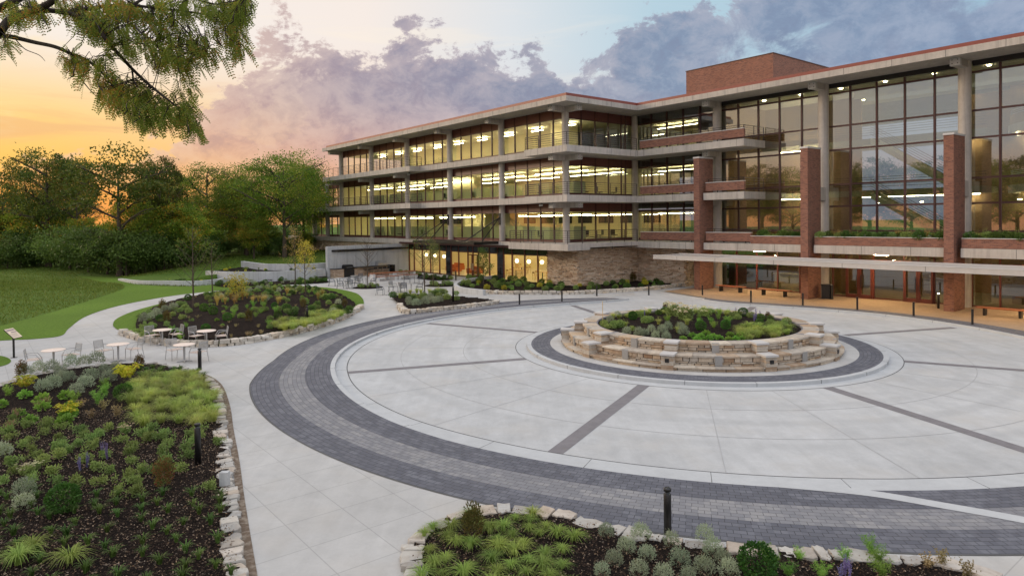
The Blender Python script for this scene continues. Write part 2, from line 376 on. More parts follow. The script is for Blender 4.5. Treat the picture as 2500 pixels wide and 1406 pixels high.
hole = t.mapr(t.math('ADD', t.math('MULTIPLY', nb, .5), t.math('MULTIPLY', n1, .5)), .35, .44, smooth=True)
cov = t.math('MULTIPLY', cov, t.math('MAXIMUM', hole, t.mapr(az, 2, -6, .15, .85)))
low = t.mapr(el, 2.0, 6.5, .25, 1, smooth=True); cov = t.math('MULTIPLY', cov, t.math('MAXIMUM', low, t.mapr(az, -12, 2)))
cov = t.math('MULTIPLY', cov, t.mapr(el, 34, 24))
cl = t.ramp(t.mapr(az, -40, 40), [(0, srgb(226, 178, 158)), (.2, srgb(206, 172, 164)), (.34, srgb(152, 142, 160)), (.5, srgb(134, 140, 164)), (.66, srgb(130, 147, 174)), (1, srgb(130, 149, 179))])
clow = t.ramp(t.mapr(az, -40, 40), [(0, srgb(240, 186, 136)), (.3, srgb(218, 168, 150)), (.5, srgb(180, 160, 170)), (1, srgb(150, 164, 190))])
cl = t.mix(t.mapr(el, 11, 4, smooth=True), cl, clow)
lit = t.mix(.5, cl, t.ramp(t.mapr(az, -40, 30), [(0, srgb(255, 228, 190)), (.5, srgb(246, 222, 214)), (1, srgb(206, 208, 222))]))
cl = t.mix(t.math('MULTIPLY', t.mapr(n1, .56, .40), t.mapr(el, 3, 8, .15, .42)), cl, lit); cl = t.mix(t.math('MULTIPLY', t.mapr(n2, .46, .62), .35), cl, lit); cl = t.mix(t.math('MULTIPLY', t.mapr(n2, .5, .36), .35), cl, t.ramp(t.mapr(az, -40, 30), [(0, srgb(180, 140, 140)), (.4, srgb(128, 112, 138)), (1, srgb(112, 124, 156))]))
cl = t.mix(t.mapr(d, 2.2, 0., 0, .55), cl, lit)
sky = t.mix(t.math('MULTIPLY', cov, .95), base, cl)
# rest of the dome: pale overcast dawn, warm towards the sunrise at the left
cz = t.math('COSINE', t.math('MULTIPLY', t.math('ADD', az, 62.), pi/180))
dome_lo = t.mix(t.mapr(cz, .70, .97), srgb(196, 192, 190), srgb(250, 205, 140)); dome_hi = t.mix(t.mapr(cz, .2, .97), srgb(216, 220, 228), srgb(244, 236, 228))
dome = t.mix(t.mapr(el, 8, 38), dome_lo, dome_hi)
dome = t.mix(t.math('MULTIPLY', t.mapr(n1, .42, .6), .3), dome, srgb(168, 168, 186))
front = t.math('MULTIPLY', t.mapr(t.math('ABSOLUTE', az), 58, 44, smooth=True), t.mapr(el, 32, 23, smooth=True))
sky = t.mix(front, dome, sky)
sky = t.mix(t.math('MULTIPLY', t.mapr(el, 5.5, .5, smooth=True), t.mapr(az, -8, -30, 0, .75)), sky, srgb(248, 150, 62)); sky = t.mix(t.mapr(el, 0, -4), sky, srgb(90, 88, 84))
gain = t.math('MULTIPLY', t.mapr(el, 20, 50, 1.0, 1.4), t.mapr(t.math('ABSOLUTE', az), 60, 110, 1., 1.55))
bg = t.n('ShaderNodeBackground'); t.l(sky, bg.inputs[0]); t.l(gain, bg.inputs[1])
ns = t.n('ShaderNodeTexSky'); ns.sky_type = 'NISHITA'; ns.sun_disc = False; ns.sun_elevation = R(3); ns.sun_rotation = R(-62)
b2 = t.n('ShaderNodeBackground'); t.l(ns.outputs[0], b2.inputs[0]); b2.inputs[1].default_value = .012
ad = t.n('ShaderNodeAddShader'); t.l(bg.outputs[0], ad.inputs[0]); t.l(b2.outputs[0], ad.inputs[1])
wo = t.n('ShaderNodeOutputWorld'); t.l(ad.outputs[0], wo.inputs[0])
W.cycles.sampling_method = 'MANUAL'; W.cycles.sample_map_resolution = 1024
sun = bpy.data.lights.new('sun', 'SUN'); sun.energy = 1.5; sun.angle = R(12); sun.color = (1, .76, .52)
so = bpy.data.objects.new('sun', sun); COL.objects.link(so)
from mathutils import Vector, Matrix
saz, sel = R(-75), R(14)
sd = Vector((sin(saz)*cos(sel), cos(saz)*cos(sel), sin(sel))); so.rotation_euler = sd.to_track_quat('Z', 'Y').to_euler()
# ------------------------------------------------------------------ camera
cam = bpy.data.cameras.new('camera'); co = bpy.data.objects.new('camera', cam); COL.objects.link(co)
cam.sensor_width = 36; cam.lens = FPX/2500*36; cam.clip_end = 3000; cam.clip_start = .1
cam.shift_y = -(703-CY)/2500
mt = Matrix(((CM[0][0], -CM[1][0], -CM[2][0], 0), (CM[0][1], -CM[1][1], -CM[2][1], 0), (CM[0][2], -CM[1][2], -CM[2][2], H), (0, 0, 0, 1)))
co.matrix_world = mt; bpy.context.scene.camera = co
sc = bpy.context.scene
sc.view_settings.view_transform = 'Standard'; sc.view_settings.look = 'None'; sc.view_settings.gamma = 1; sc.view_settings.exposure = 0.
sc.cycles.max_bounces = 7; sc.cycles.transparent_max_bounces = 16; sc.cycles.glossy_bounces = 3; sc.cycles.diffuse_bounces = 3
sc.cycles.caustics_reflective = False; sc.cycles.caustics_refractive = False; sc.cycles.sample_clamp_indirect = 4

# ------------------------------------------------------------------ ground
M['lawn'] = m_grass('meadow_grass', srgb(58, 84, 28), srgb(98, 124, 48), srgb(90, 110, 46))
M['mown'] = m_grass('mown_grass', srgb(70, 98, 28), srgb(106, 134, 48), srgb(92, 118, 44), 0)
def m_pave(name, col, var=.12, grid=None, wear=False):
    t = NT(name); P = t.pos(); A = t.noise(P, .23, 6, .62); B = t.noise(P, 1.7, 6, .65, .5); F = t.noise(P, 16, 4, .65)
    mp = t.n('ShaderNodeMapping'); mp.inputs['Rotation'].default_value = (0, 0, R(38.8)); mp.inputs['Scale'].default_value = (1, .12, 1); t.l(P, mp.inputs[0])
    S = t.noise(mp.outputs[0], 2.4, 5, .6)
    f = t.math('ADD', t.math('MULTIPLY', A, .4), t.math('ADD', t.math('MULTIPLY', B, .25), t.math('ADD', t.math('MULTIPLY', F, .12), t.math('MULTIPLY', S, .23))))
    c = t.mix(t.mapr(f, .36, .64), tuple(x*(1-var*1.3) for x in col[:3])+(1,), tuple(x*(1+var) for x in col[:3])+(1,))
    st_ = t.noise(P, .8, 8, .75, 1.); c = t.mix(t.mapr(st_, .56, .72, 0, .3), c, tuple(x*.66 for x in col[:3])+(1,)); wm = t.noise(P, .5, 3); c = t.mix(t.mapr(wm, .5, .72, 0, .4), c, (col[0]*1.02, col[1]*.95, col[2]*.86, 1))
    spk = t.noise(P, 60, 2); c = t.mix(t.mapr(spk, .68, .75, 0, .3), c, tuple(x*.45 for x in col[:3])+(1,))
    if wear:
        vm = t.n('ShaderNodeVectorMath', operation='DISTANCE'); t.l(P, vm.inputs[0]); vm.inputs[1].default_value = (CC[0], CC[1], 0); rr = vm.outputs['Value']; ww = None
        for r0 in (10.2, 11.9, 13.9):
            k = t.mapr(t.math('ABSOLUTE', t.math('SUBTRACT', rr, r0)), .1, .4, 1, 0, smooth=True); ww = k if ww is None else t.math('MAXIMUM', ww, k)
        c = t.mix(t.math('MULTIPLY', ww, t.mapr(A, .4, .62, 0, .3)), c, tuple(x*.62 for x in col[:3])+(1,))
    if grid:
        ga, gb, w = grid; U = t.uv(); s = t.n('ShaderNodeSeparateXYZ'); t.l(U, s.inputs[0]); m = None; cells = []
        for o, gsz in ((s.outputs[0], ga), (s.outputs[1], gb)):
            q = t.math('DIVIDE', o, gsz); fr = t.math('FRACT', q); cells.append(t.math('FLOOR', q))
            dd = t.math('MINIMUM', fr, t.math('SUBTRACT', 1., fr)); k = t.mapr(t.math('MULTIPLY', dd, gsz), w*.5, w*1.4, 1, 0)
            m = k if m is None else t.math('MAXIMUM', m, k)
        cb = t.n('ShaderNodeCombineXYZ'); t.l(cells[0], cb.inputs[0]); t.l(cells[1], cb.inputs[1]); wn = t.n('ShaderNodeTexWhiteNoise'); t.l(cb.outputs[0], wn.inputs[0])
        c = t.mix(t.mapr(wn.outputs[0], 0, 1, 0, .16), c, tuple(x*.72 for x in col[:3])+(1,))
        c = t.mix(t.math('MULTIPLY', m, .38), c, tuple(x*.35 for x in col[:3])+(1,))
    return t.out(c, .8, t.bump(F, .25, .01), .35)
M['plaza'] = m_pave('broom_finished_concrete', g(.445, (1, .99, .965)), .16, (1.17, 1.17, .010))
M['drive'] = m_pave('driveway_concrete', g(.455, (.98, 1, 1.01)), .17, None, True)
M['entry'] = m_brick('entrance_brick_paving', srgb(176, 152, 126), srgb(160, 136, 112), srgb(130, 112, 94), .2, .1, .006)
M['kerb'] = m_concrete('kerb_concrete', g(.46, (.97, 1, 1.02)), .1, 1.)
M['joint'] = m_plain('dark_joint', g(.09), .9); M['joint_lt'] = m_plain('shallow_joint', g(.35), .9)
M['strip'] = m_plain('brown_grey_stained_concrete', srgb(116, 113, 116), .8, .14, 3)
M['pave_dk'] = m_brick('dark_pavers', srgb(102, 103, 111), srgb(88, 90, 99), srgb(52, 52, 56), .24, .15, .007, srgb(114, 116, 124), .5, .75)
M['pave_lt'] = m_brick('mixed_grey_pavers', srgb(134, 134, 138), srgb(120, 121, 126), srgb(70, 70, 72), .24, .15, .006, srgb(148, 147, 147), .5, .75)
def tab(T): 
    xs = [p[0] for p in T]; ys = [p[1] for p in T]; return lambda a: float(np.interp(a, xs, ys))
# walls of the terraces, in plan
Lw = [at(292, 684.5), at(340, 693.5), at(430, 697.5), at(480, 697.5), at(530, 693), at(556, 689), at(620, 684), at(690, 682)]
Uw = [at(u, v, 1.5) for u, v in ((592, 638), (640, 644), (676, 645), (740, 645), (799, 641.5))]
Mw = [at(u, v, 1.0) for u, v in ((505, 659.5), (540, 663), (600, 664.5), (660, 664), (732, 660.5), (765, 659), (792, 656.5))]
KX = [(-400, 110), (-90, 90), (-60, 80), (Lw[0][0]-1, Lw[0][1]+2), (Lw[0][0], Lw[0][1]+.1), (Lw[1][0], Lw[1][1]+.1), (Lw[2][0], Lw[2][1]+.15), (-29.5, Lw[3][1]+5), (Uw[0][0]+1.5, Uw[0][1]), (Uw[1][0], Uw[1][1]+.1), (Uw[2][0], Uw[2][1]+.1), (Uw[3][0], Uw[3][1]+.1), (Uw[4][0], Uw[4][1]+.1), (-18.9, 71.5), (-18.6, 125), (40, 130), (400, 130)]
KX.sort(); K = tab(KX)
S0 = tab([(-400, 0), (Lw[0][0]-2, 0), (Lw[0][0]+1, .28), (-32, .38), (-29.5, .8), (-28, 1.4), (-19, 1.42), (-12, 1.9), (400, 1.9)])
def hgt(x, y):
    d = y-K(x)
    if d <= 0: return 0.
    s = S0(x); q = min(1, d/45); q = q*q*(3-2*q); r = min(1, d/.25)
    return s*r+(2.3-s)*q
def hat_(u, v):       # point of the sloping lawn behind the terrace walls seen at u, v
    z = 0.
    for _ in range(12): x, y = at(u, v, z); z = hgt(x, y)
    return x, y, z
xs = sorted(set(list(np.arange(-400, -100, 30))+list(np.arange(-100, -46, 3))+list(np.arange(-46, -19, .5))+[-18.9, -18.6]+list(np.arange(-14, 60, 6))+list(np.arange(60, 420, 40))))
ds = [0, .25, .8, 1.6, 3, 5, 8, 12, 17, 23, 30, 38, 46, 60, 90, 150, 300, 600, 1200]
b = MB(); b.V = [(x, K(x)+d, hgt(x, K(x)+d)) for x in xs for d in ds]; n = len(ds)
b.F = [(i*n+j, (i+1)*n+j, (i+1)*n+j+1, i*n+j+1) for i in range(len(xs)-1) for j in range(n-1)]; b.UV = [[(0, 0)]*4]*len(b.F); b.S = [True]*len(b.F)
b.build('lawn_slope', M['lawn'], kind='structure')
b = MB(); b.V = [(x, y, -.006) for x in xs for y in (-60,)]+[(x, K(x), -.006 if True else 0) for x in xs]; m_ = len(xs)
b.F = [(i, i+1, m_+i+1, m_+i) for i in range(m_-1)]; b.UV = [[(0, 0)]*4]*len(b.F); b.S = [False]*len(b.F)
b.build('ground', M['lawn'], kind='structure')
px = lambda L, z=0.: [at(u, v, z) for u, v in L]
edge1 = [(-260, 862), (-100, 843), (0, 832), (80, 828), (148, 820), (168, 802), (205, 775), (262, 754), (335, 737), (430, 721), (520, 711), (620, 702), (720, 694), (790, 686)]
pe = spline(px(edge1), 6)
plaza = pe+[bl(67.2, 29.4)[:2], bl(69.4, 40.3)[:2], bl(42, 40.3)[:2], bl(42, 49.3)[:2], bl(-40, 49.3)[:2], (60, 2), (0, -4), (-60, 10)]
sheet('plaza_pavement', plaza, 0, M['plaza'], kind='structure')
mown = [(-300, 850), (-100, 822), (0, 796), (60, 781), (150, 756), (240, 727), (285, 713), (304, 702), (292, 693), (250, 690), (222, 684), (190, 676), (188, 671), (230, 668), (290, 667), (296, 684), (340, 695), (430, 700), (480, 699), (556, 691), (640, 686), (720, 688), (800, 679)]
mp_ = spline(px(mown), 6)+[q for q in pe[::-1]]
sheet('mown_lawn', mp_, .012, M['mown'], kind='structure')
sheet('lawn_patch', spline([at(u, v) for u, v in ((-60, 905), (-90, 880), (-40, 866), (8, 870), (27, 881), (8, 893), (-60, 905))], 8), .012, M['mown'], kind='structure')
def polarbox(b, a, r0, r1, w, z0, z1):
    ca, sa = cos(R(a)), sin(R(a)); w /= 2; ox, oy = (CC if b.T is wl else (0, 0))
    p = [(ox+r*ca-s*sa*w, oy+r*sa+s*ca*w, z) for z in (z0, z1) for r, s in ((r0, -1), (r1, -1), (r1, 1), (r0, 1))]
    b.add(p, [(0, 3, 2, 1), (4, 5, 6, 7), (0, 1, 5, 4), (1, 2, 6, 5), (2, 3, 7, 6), (3, 0, 4, 7)])
# driveway circle
fi = tab([(90, 17.9), (93, 17.3), (97, 16.8), (105, 16.3), (113, 16.05), (137, 15.8), (160, 15.95), (199, 16.15), (224, 16.46), (240, 16.52), (270, 16.65), (310, 16.8)])
fo = tab([(90, 18.1), (92, 18.9), (95, 19.4), (111, 19.7), (126, 19.4), (149, 18.9), (187, 18.6), (200, 19.0), (222, 19.12), (240, 19.28), (270, 19.42), (310, 19.5)])
fr = tab([(-50, 15.4), (2, 15.45), (33, 15.6), (55, 15.3), (66, 15.75), (70, 16.4), (73, 17.4), (74, 18.6)])
kz = tab([(90, .11), (205, .11), (232, .0), (400, 0)])
def rsurf(name, c, f0, f1, z0, z1, a0, a1, m, n=160, **kw):
    b = MB(); g0 = f0 if callable(f0) else (lambda t: f0); g1 = f1 if callable(f1) else (lambda t: f1); zz0 = z0 if callable(z0) else (lambda t: z0); zz1 = z1 if callable(z1) else (lambda t: z1)
    vs = []; uv = []; F = []; Rm = (g0((a0+a1)/2)+g1((a0+a1)/2))/2
    for i in range(n+1):
        t = a0+(a1-a0)*i/n
        vs += [(c[0]+g0(t)*cos(R(t)), c[1]+g0(t)*sin(R(t)), zz0(t)), (c[0]+g1(t)*cos(R(t)), c[1]+g1(t)*sin(R(t)), zz1(t))]
    for i in range(n):
        t, t2 = a0+(a1-a0)*i/n, a0+(a1-a0)*(i+1)/n
        F.append((2*i, 2*i+1, 2*i+3, 2*i+2)); uv.append([(R(t)*Rm, 0), (R(t)*Rm, g1(t)-g0(t)), (R(t2)*Rm, g1(t2)-g0(t2)), (R(t2)*Rm, 0)])
    b.add(vs, F, uv); return b.build(name, m, fix=True, **kw)
dr = []
for i in range(0, 361, 2):
    a = i if i < 310 else i-360
    if -50 <= a <= 74: r = fr(a)-.16
    elif a >= 90: r = fi(a)-.16
    else: r = 27 if 77 < a < 88 else 18.4
    dr.append((CC[0]+r*cos(R(a)), CC[1]+r*sin(R(a))))
sheet('driveway', dr, .004, M['drive'], kind='structure')
sheet('driveway_exit', [bl(a, b)[:2] for a, b in ((35.4, 37.5), (40.3, 31), (60, 31), (60, 10), (62, 10), (62, 31.5), (41, 39.5), (37, 44.5), (33.2, 44.2))][:0] or [(CC[0]+r*cos(R(a)), CC[1]+r*sin(R(a))) for a, r in ((75, 17), (75, 20.2), (92, 20.2), (92, 17))], .002, M['drive'], kind='structure')
zk = kz; ZO = lambda t: .006
lerp = lambda k: (lambda t: fi(t)+(fo(t)-fi(t))*k)
zl = lambda k: (lambda t: kz(t)*(1-k)+.006)
rsurf('paver_band_inner', CC, lerp(0), lerp(.335), zl(0), zl(.335), 90, 310, M['pave_dk'], 220, kind='structure')
rsurf('paver_band_middle', CC, lerp(.335), lerp(.66), zl(.335), zl(.66), 92, 310, M['pave_lt'], 220, kind='structure')
rsurf('paver_band_outer', CC, lerp(.66), lerp(1), zl(.66), zl(1), 92, 310, M['pave_dk'], 220, kind='structure')
b = MB(); b.ring(CC, lambda t: fi(t)-.17, lambda t: fi(t)+.004, 0, lambda t: kz(t)+.008, 90, 310, 220); b.build('kerb_left', M['kerb'], kind='structure')
b = MB(); b.ring(CC, lambda t: fo(t)-.02, lambda t: fo(t)+.025, -.05, .009, 94, 310, 220, sides=False); b.build('paver_edge_joint', M['joint'], kind='structure')
rsurf('gutter', CC, lambda t: fi(t)-.62, lambda t: fi(t)-.17, .008, .008, 94, 310, M['kerb'], 200, kind='structure')
rsurf('gutter_joint', CC, lambda t: fi(t)-.655, lambda t: fi(t)-.62, .010, .010, 98, 310, M['joint'], 200, kind='structure')
b = MB(); b.ring(CC, lambda t: fr(t)-.0, lambda t: fr(t)+.17, 0, .12, -50, 74, 120); b.build('kerb_entrance', M['kerb'], kind='structure')
rsurf('gutter_entrance', CC, lambda t: fr(t)-.42, fr, .008, .008, -50, 72, M['kerb'], 120, kind='structure')
rsurf('paver_band_entrance', CC, lambda t: fr(t)+.17, lambda t: fr(t)+1.7, .118, .06, -50, 73, M['pave_dk'], 120, kind='structure')
eo = [(CC[0]+(fr(a)+1.7)*cos(R(a)), CC[1]+(fr(a)+1.7)*sin(R(a))) for a in range(-40, 73, 3)]
me_ = [bl(*ab(*p))[:2] for p in eo]
sheet('entrance_paving', me_+[bl(34.5, 43.2)[:2], bl(34.5, 49.3)[:2], bl(-14, 49.3)[:2]], .055, M['entry'], kind='structure')
for k, a in enumerate((-162, -117.5, -73.5, -28, 16, 61, 106, 150)):
    b = MB(); ca, sa = cos(R(a)), sin(R(a)); w = .21
    rr = 8.25, (fi((a+360) % 360)-.66 if not -50 < a < 74 else fr(a)-.43)
    P = [(CC[0]+r*ca-s*sa*w, CC[1]+r*sa+s*ca*w, .009) for r, s in ((rr[0], -1), (rr[1], -1), (rr[1], 1), (rr[0], 1))]
    b.add(P, [(0, 1, 2, 3)]); b.build('driveway_band', M['strip'], kind='structure')
b = MB()
for a in (-162, -117.5, -73.5, -28, 16, 61, 106, 150):
    for da in (14.7, 29.7):
        ca, sa = cos(R(a+da)), sin(R(a+da)); w = .011; q_ = (a+da+360) % 360; re_ = fi(q_)-.64 if 90 < q_ < 310 else fr(q_ if q_ < 90 else q_-360)-.43
        b.add([(CC[0]+r*ca-s*sa*w, CC[1]+r*sa+s*ca*w, .008) for r, s in ((8.25, -1), (re_, -1), (re_, 1), (8.25, 1))], [(0, 1, 2, 3)])
for r in (10.6, 13.3): b.ring(CC, r-.011, r+.011, 0, .0085, 0, 360, 160, sides=False)
b.build('driveway_joints', M['joint_lt'], kind='structure')
b = MB()
for a in range(96, 300, 10): (polarbox(b, a, fi(a)-.175, fi(a)+.005, .014, .0, kz(a)+.011), polarbox(b, a, fi(a)-.62, fi(a)-.175, .012, 0, .0095))
for a in range(-48, 72, 10): (polarbox(b, a, fr(a)-.004, fr(a)+.175, .014, 0, .123), polarbox(b, a, fr(a)-.4, fr(a)-.004, .012, 0, .0095))
for a in range(0, 360, 18): polarbox(b, a, 7.52, 8.2, .014, 0, .1335) if 0 else polarbox(b, a, 7.5, 7.725, .014, 0, .133)
b.build('kerb_joints', M['joint'], kind='structure')
# flush strip leaving the circle at the front right
s0, s1 = (5.6, 14.62), (12.8, 9.9); 
def strip(name, path, w, z, m, **kw):
    b = MB(); P = [np.array(p) for p in path]; vs = []
    for i, p in enumerate(P):
        d_ = P[min(i+1, len(P)-1)]-P[max(i-1, 0)]; d_ = d_/np.linalg.norm(d_); nn = np.array([-d_[1], d_[0]])*w/2; vs += [(*(p-nn), z), (*(p+nn), z)]
    b.add(vs, [(2*i, 2*i+1, 2*i+3, 2*i+2) for i in range(len(P)-1)]); return b.build(name, m, **kw)
strip('flush_kerb', spline([at(1900, 1183), at(2111, 1203), at(2300, 1234), at(2500, 1270), at(2750, 1322)], 8), .34, .013, M['kerb'], kind='structure')

# ------------------------------------------------------------ round island
def ang_ring(name, r0, r1, z, m, **kw): return rsurf(name, CC, r0, r1, z, z, 0, 360, m, 128, **kw)
ang_ring('island_gutter', 7.72, 8.22, .009, M['kerb'], kind='structure'); ang_ring('island_gutter_joint', 8.22, 8.25, .0105, M['joint'], kind='structure')
b = MB(); b.ring(CC, 7.52, 7.72, 0, .13, 0, 360, 128); b.build('island_kerb', M['kerb'], kind='structure')
ang_ring('island_paver_ring', 6.65, 7.52, .131, M['pave_dk'], kind='structure'); ang_ring('island_concrete_ring', 5.8, 6.65, .132, M['plaza'], kind='structure')
pl = empty('round_stone_planter', (CC[0], CC[1], .13), label='round tiered stone planter in the middle of the driveway circle', cat='planter')
def loc(x, y, z): return (x, y, z-.13)
rs = random.Random(3)
def stonering(name, r, z0, z1, c=(0, 0), gaps=None, prot=.05, course=(.05, .12), ln=(.2, .55), m='stone_cream', depth=.22):
    b = MB(loc); z = z0
    while z < z1-.02:
        h = min(rs.uniform(*course), z1-z)
        if z1-z-h < .05: h = z1-z
        a = rs.uniform(0, .2); a_end = a+2*pi
        while a < a_end-.01:
            w = min(rs.uniform(*ln)/r, a_end-a); 
            p = r+rs.uniform(-prot*.3, prot); gp = .014; k = 3
            top = z+h-rs.uniform(.010, .020)
            vs = []
            for i in range(k+1):
                t_ = a+gp/r+(w-gp*2/r)*i/k
                for rr_, zz in ((p, z+.004), (p, top), (r-depth, top), (r-depth, z+.004)): vs.append((c[0]+rr_*cos(t_), c[1]+rr_*sin(t_), zz))
            f = [(0, 1, 2, 3), (4*k, 4*k+3, 4*k+2, 4*k+1)]
            for i in range(k):
                for j in range(3): f.append((4*i+j, 4*i+4+j, 4*i+5+j, 4*i+1+j))
            b.add(vs, f); a += w
        z += h
    q = b.build(name, M[m], pl); b = MB(loc); b.ring((0, 0), r-depth, r-.035, z0, z1-.01, 0, 360, 96, top=False); b.build('mortar_core', M['joint'], q); return q
stonering('lower_step', 6.02, .13, .24, course=(.11, .12), ln=(.5, .95)); 
def capring(name, r0, r1, z0, z1, n):
    b = MB(loc); a = 0
    while a < 2*pi-.02:
        w = min(rs.uniform(.7, 1.3)/r1, 2*pi-a); g_ = .006/r1; dz = rs.uniform(-.006, .006); k = 4; vs = []
        ro = r1+rs.uniform(-.012, .015)
        for i in range(k+1):
            t_ = a+g_+(w-2*g_)*i/k; vs += [(q*cos(t_), q*sin(t_), zz) for q, zz in ((r0, z0), (ro, z0), (ro, z1+dz), (r0, z1+dz))]
        f = [(0, 1, 2, 3), (4*k+3, 4*k+2, 4*k+1, 4*k)]+[(4*i+j, 4*i+(j+1) % 4, 4*i+4+(j+1) % 4, 4*i+4+j) for i in range(k) for j in range(4)]
        b.add(vs, f); a += w
    return b.build(name, M['stone_cream'], pl)
capring('lower_step_cap', 5.55, 6.1, .24, .29, 0)
stonering('lower_tier_wall', 5.72, .29, .60); capring('lower_seat_cap', 5.05, 5.78, .60, .665, 0)
stonering('upper_tier_wall', 5.08, .665, .96); capring('upper_seat_cap', 4.5, 5.14, .96, 1.03, 0)
b = MB(loc); b.ring((0, 0), 4.44, 4.5, .6, 1.02, 0, 360, 96); b.build('inner_lining', M['strip'], pl)
M['pilaster'] = m_concrete('grey_cast_pilaster', g(.27, (1.03, 1, .96)), .1, 2.)
def pier(a, r0, r1, w, z0, z1):
    b = MB(loc); z = z0
    while z < z1-.09:
        h = min(rs.uniform(.06, .1), z1-.07-z)
        if h < .02: break
        e = rs.uniform(-.012, .012); m2 = rs.choice((0, 1))
        if m2: polarbox(b, a, r0, r1+e, w+e, z, z+h-.008)
        else:
            polarbox(b, a, r0, r1+e, w+e, z, z+h-.008)
        z += h
    q = b.build('stone_pier', M['stone_cream'], pl)
    b = MB(loc); polarbox(b, a, r0-.03, r1+.04, w+.08, z1-.07, z1); b.build('pier_cap', M['cap'], q); return q
for k in range(10):
    a = -79+36*k
    q = pier(a, 5.55, 6.12, .46, .13, .74); pier(a, 4.95, 5.5, .46, .6, 1.09)
    if k % 2 == 1 or k == 0:
        b = MB(loc); polarbox(b, a, 6.12, 6.15, .15, .42, .56); lm = b.build('step_light', M['black'], q)
    b = MB(loc); polarbox(b, a, 4.47, 5.16, .24, .6, 1.034); b.build('joint_block', M['strip'], pl)
    b = MB(loc); polarbox(b, a+18, 5.66, 5.79, .27, .30, .668); b.build('lower_pilaster', M['pilaster'], pl)
    b = MB(loc); polarbox(b, a+18, 5.0, 5.15, .27, .665, 1.033); b.build('upper_pilaster', M['pilaster'], pl)

# ---------------------------------------------------------------- beds
def m_mulch():
    t = NT('dark_mulch'); P = t.pos(); v = t.n('ShaderNodeTexVoronoi'); v.inputs['Scale'].default_value = 34; v.inputs['Randomness'].default_value = 1; t.l(P, v.inputs[0])
    n_ = t.noise(P, 9, 6, .7); n3 = t.noise(P, .7, 4)
    c = t.mix(t.mapr(n_, .35, .65), srgb(20, 17, 16), srgb(42, 34, 31)); sp = t.n('ShaderNodeSeparateColor'); t.l(v.outputs['Color'], sp.inputs[0])
    c = t.mix(t.mapr(sp.outputs[0], .80, .9, 0, .6), c, srgb(92, 74, 62)); c = t.mix(t.mapr(n3, .4, .7, 0, .4), c, srgb(38, 30, 27))
    return t.out(c, .95, t.bump(t.math('ADD', n_, v.outputs['Distance']), 1., .05), .1)
M['mulch'] = m_mulch(); M['chip'] = m_stone('wood_chips', [srgb(44, 34, 30), srgb(84, 62, 48), srgb(140, 112, 84), srgb(36, 30, 28), srgb(176, 148, 118), srgb(60, 48, 42)], .9, 20)
M['rcgravel'] = m_stone('brown_gravel', [srgb(110, 94, 80), srgb(140, 120, 100), srgb(84, 72, 62), srgb(160, 140, 120)], .9, 20)
from mathutils import noise as mn
def soil(name, poly, zf, cell=.16, clip=None, **kw):
    xs_ = [p[0] for p in poly]; ys_ = [p[1] for p in poly]; x0, x1, y0, y1 = min(xs_), max(xs_), min(ys_), max(ys_)
    nx, ny = int((x1-x0)/cell)+2, int((y1-y0)/cell)+2; ix = {}; V = []; F = []
    def vid(i, j):
        if (i, j) not in ix:
            x, y = x0+i*cell, y0+j*cell; ix[i, j] = len(V); V.append((x, y, zf(x, y)+.05*mn.noise((x*2.3, y*2.3, 0))+.03*mn.noise((x*7, y*7, 3))))
        return ix[i, j]
    for i in range(nx):
        for j in range(ny):
            if inside((x0+(i+.5)*cell, y0+(j+.5)*cell), poly): F.append((vid(i, j), vid(i+1, j), vid(i+1, j+1), vid(i, j+1)))
    return npmesh(name, V, F, M['mulch'], kind='structure', **kw)
def edging(name, path, label, w=.34, z0=-.02, z1=.15, ln=(.28, .62), courses=1, mat='edge_pale', seed=1, grp=None, batter=0.):
    r = random.Random(seed); P = resample(path, .02); b = MB()
    for cidx in range(courses):
        za = z0+(z1-z0)*cidx/courses; zb = z0+(z1-z0)*(cidx+1)/courses; i = r.randint(0, 12)
        while i < len(P)-4:
            k = int(r.uniform(*ln)/.02); j = min(i+k, len(P)-1)
            if j-i < 4: break
            A, B = np.array(P[i+1][:2]), np.array(P[j-1][:2]); d = B-A; L_ = np.linalg.norm(d); d /= L_+1e-9; nn = np.array([-d[1], d[0]])
            wo, wi = w/2+r.uniform(-.05, .05), w/2+r.uniform(-.05, .07); zt = zb+(r.uniform(-.03, .03) if cidx == courses-1 else -.01)
            off = -batter*cidx
            def p_(s, q, z): return (*(A+d*s*L_+nn*(q+off)), z)
            J = lambda a=.03: r.uniform(-a, a); tl, tq = r.uniform(-.03, .03), r.uniform(-.06, .06)
            base = [(0, -wo), (.3, -wo-.02), (.72, -wo-.01), (1, -wo), (1, wi), (.6, wi+.03), (.25, wi), (0, wi)]
            bt = [(s+J(.06)*(0 < s < 1), q+J(.045)) for s, q in base]
            top = [(.5+(s-.5)*.95, q*.93) for s, q in bt]
            vs = [p_(s, q, za) for s, q in bt]+[p_(.5+(s-.5)*1.0, q, zt-.014) for s, q in bt]+[p_(s, q, zt+J(.004)+tl*(s-.5)+tq*q) for s, q in top]
            f = [(0, 1, 2, 3, 4, 5, 6, 7)[::-1], tuple(range(16, 24))]
            for lv in (0, 8): f += [(lv+q, lv+(q+1) % 8, lv+8+(q+1) % 8, lv+8+q) for q in range(8)]
            b.add(vs, f); i = j
    return b.build(name, M[mat], label=label, cat='stone edging', group=grp)
def offset(path, d):
    P = [np.array(p[:2]) for p in path]; o = []
    for i, p in enumerate(P):
        t_ = P[min(i+1, len(P)-1)]-P[max(i-1, 0)]; t_ /= np.linalg.norm(t_)+1e-9; o.append(tuple(p+np.array([-t_[1], t_[0]])*d))
    return o
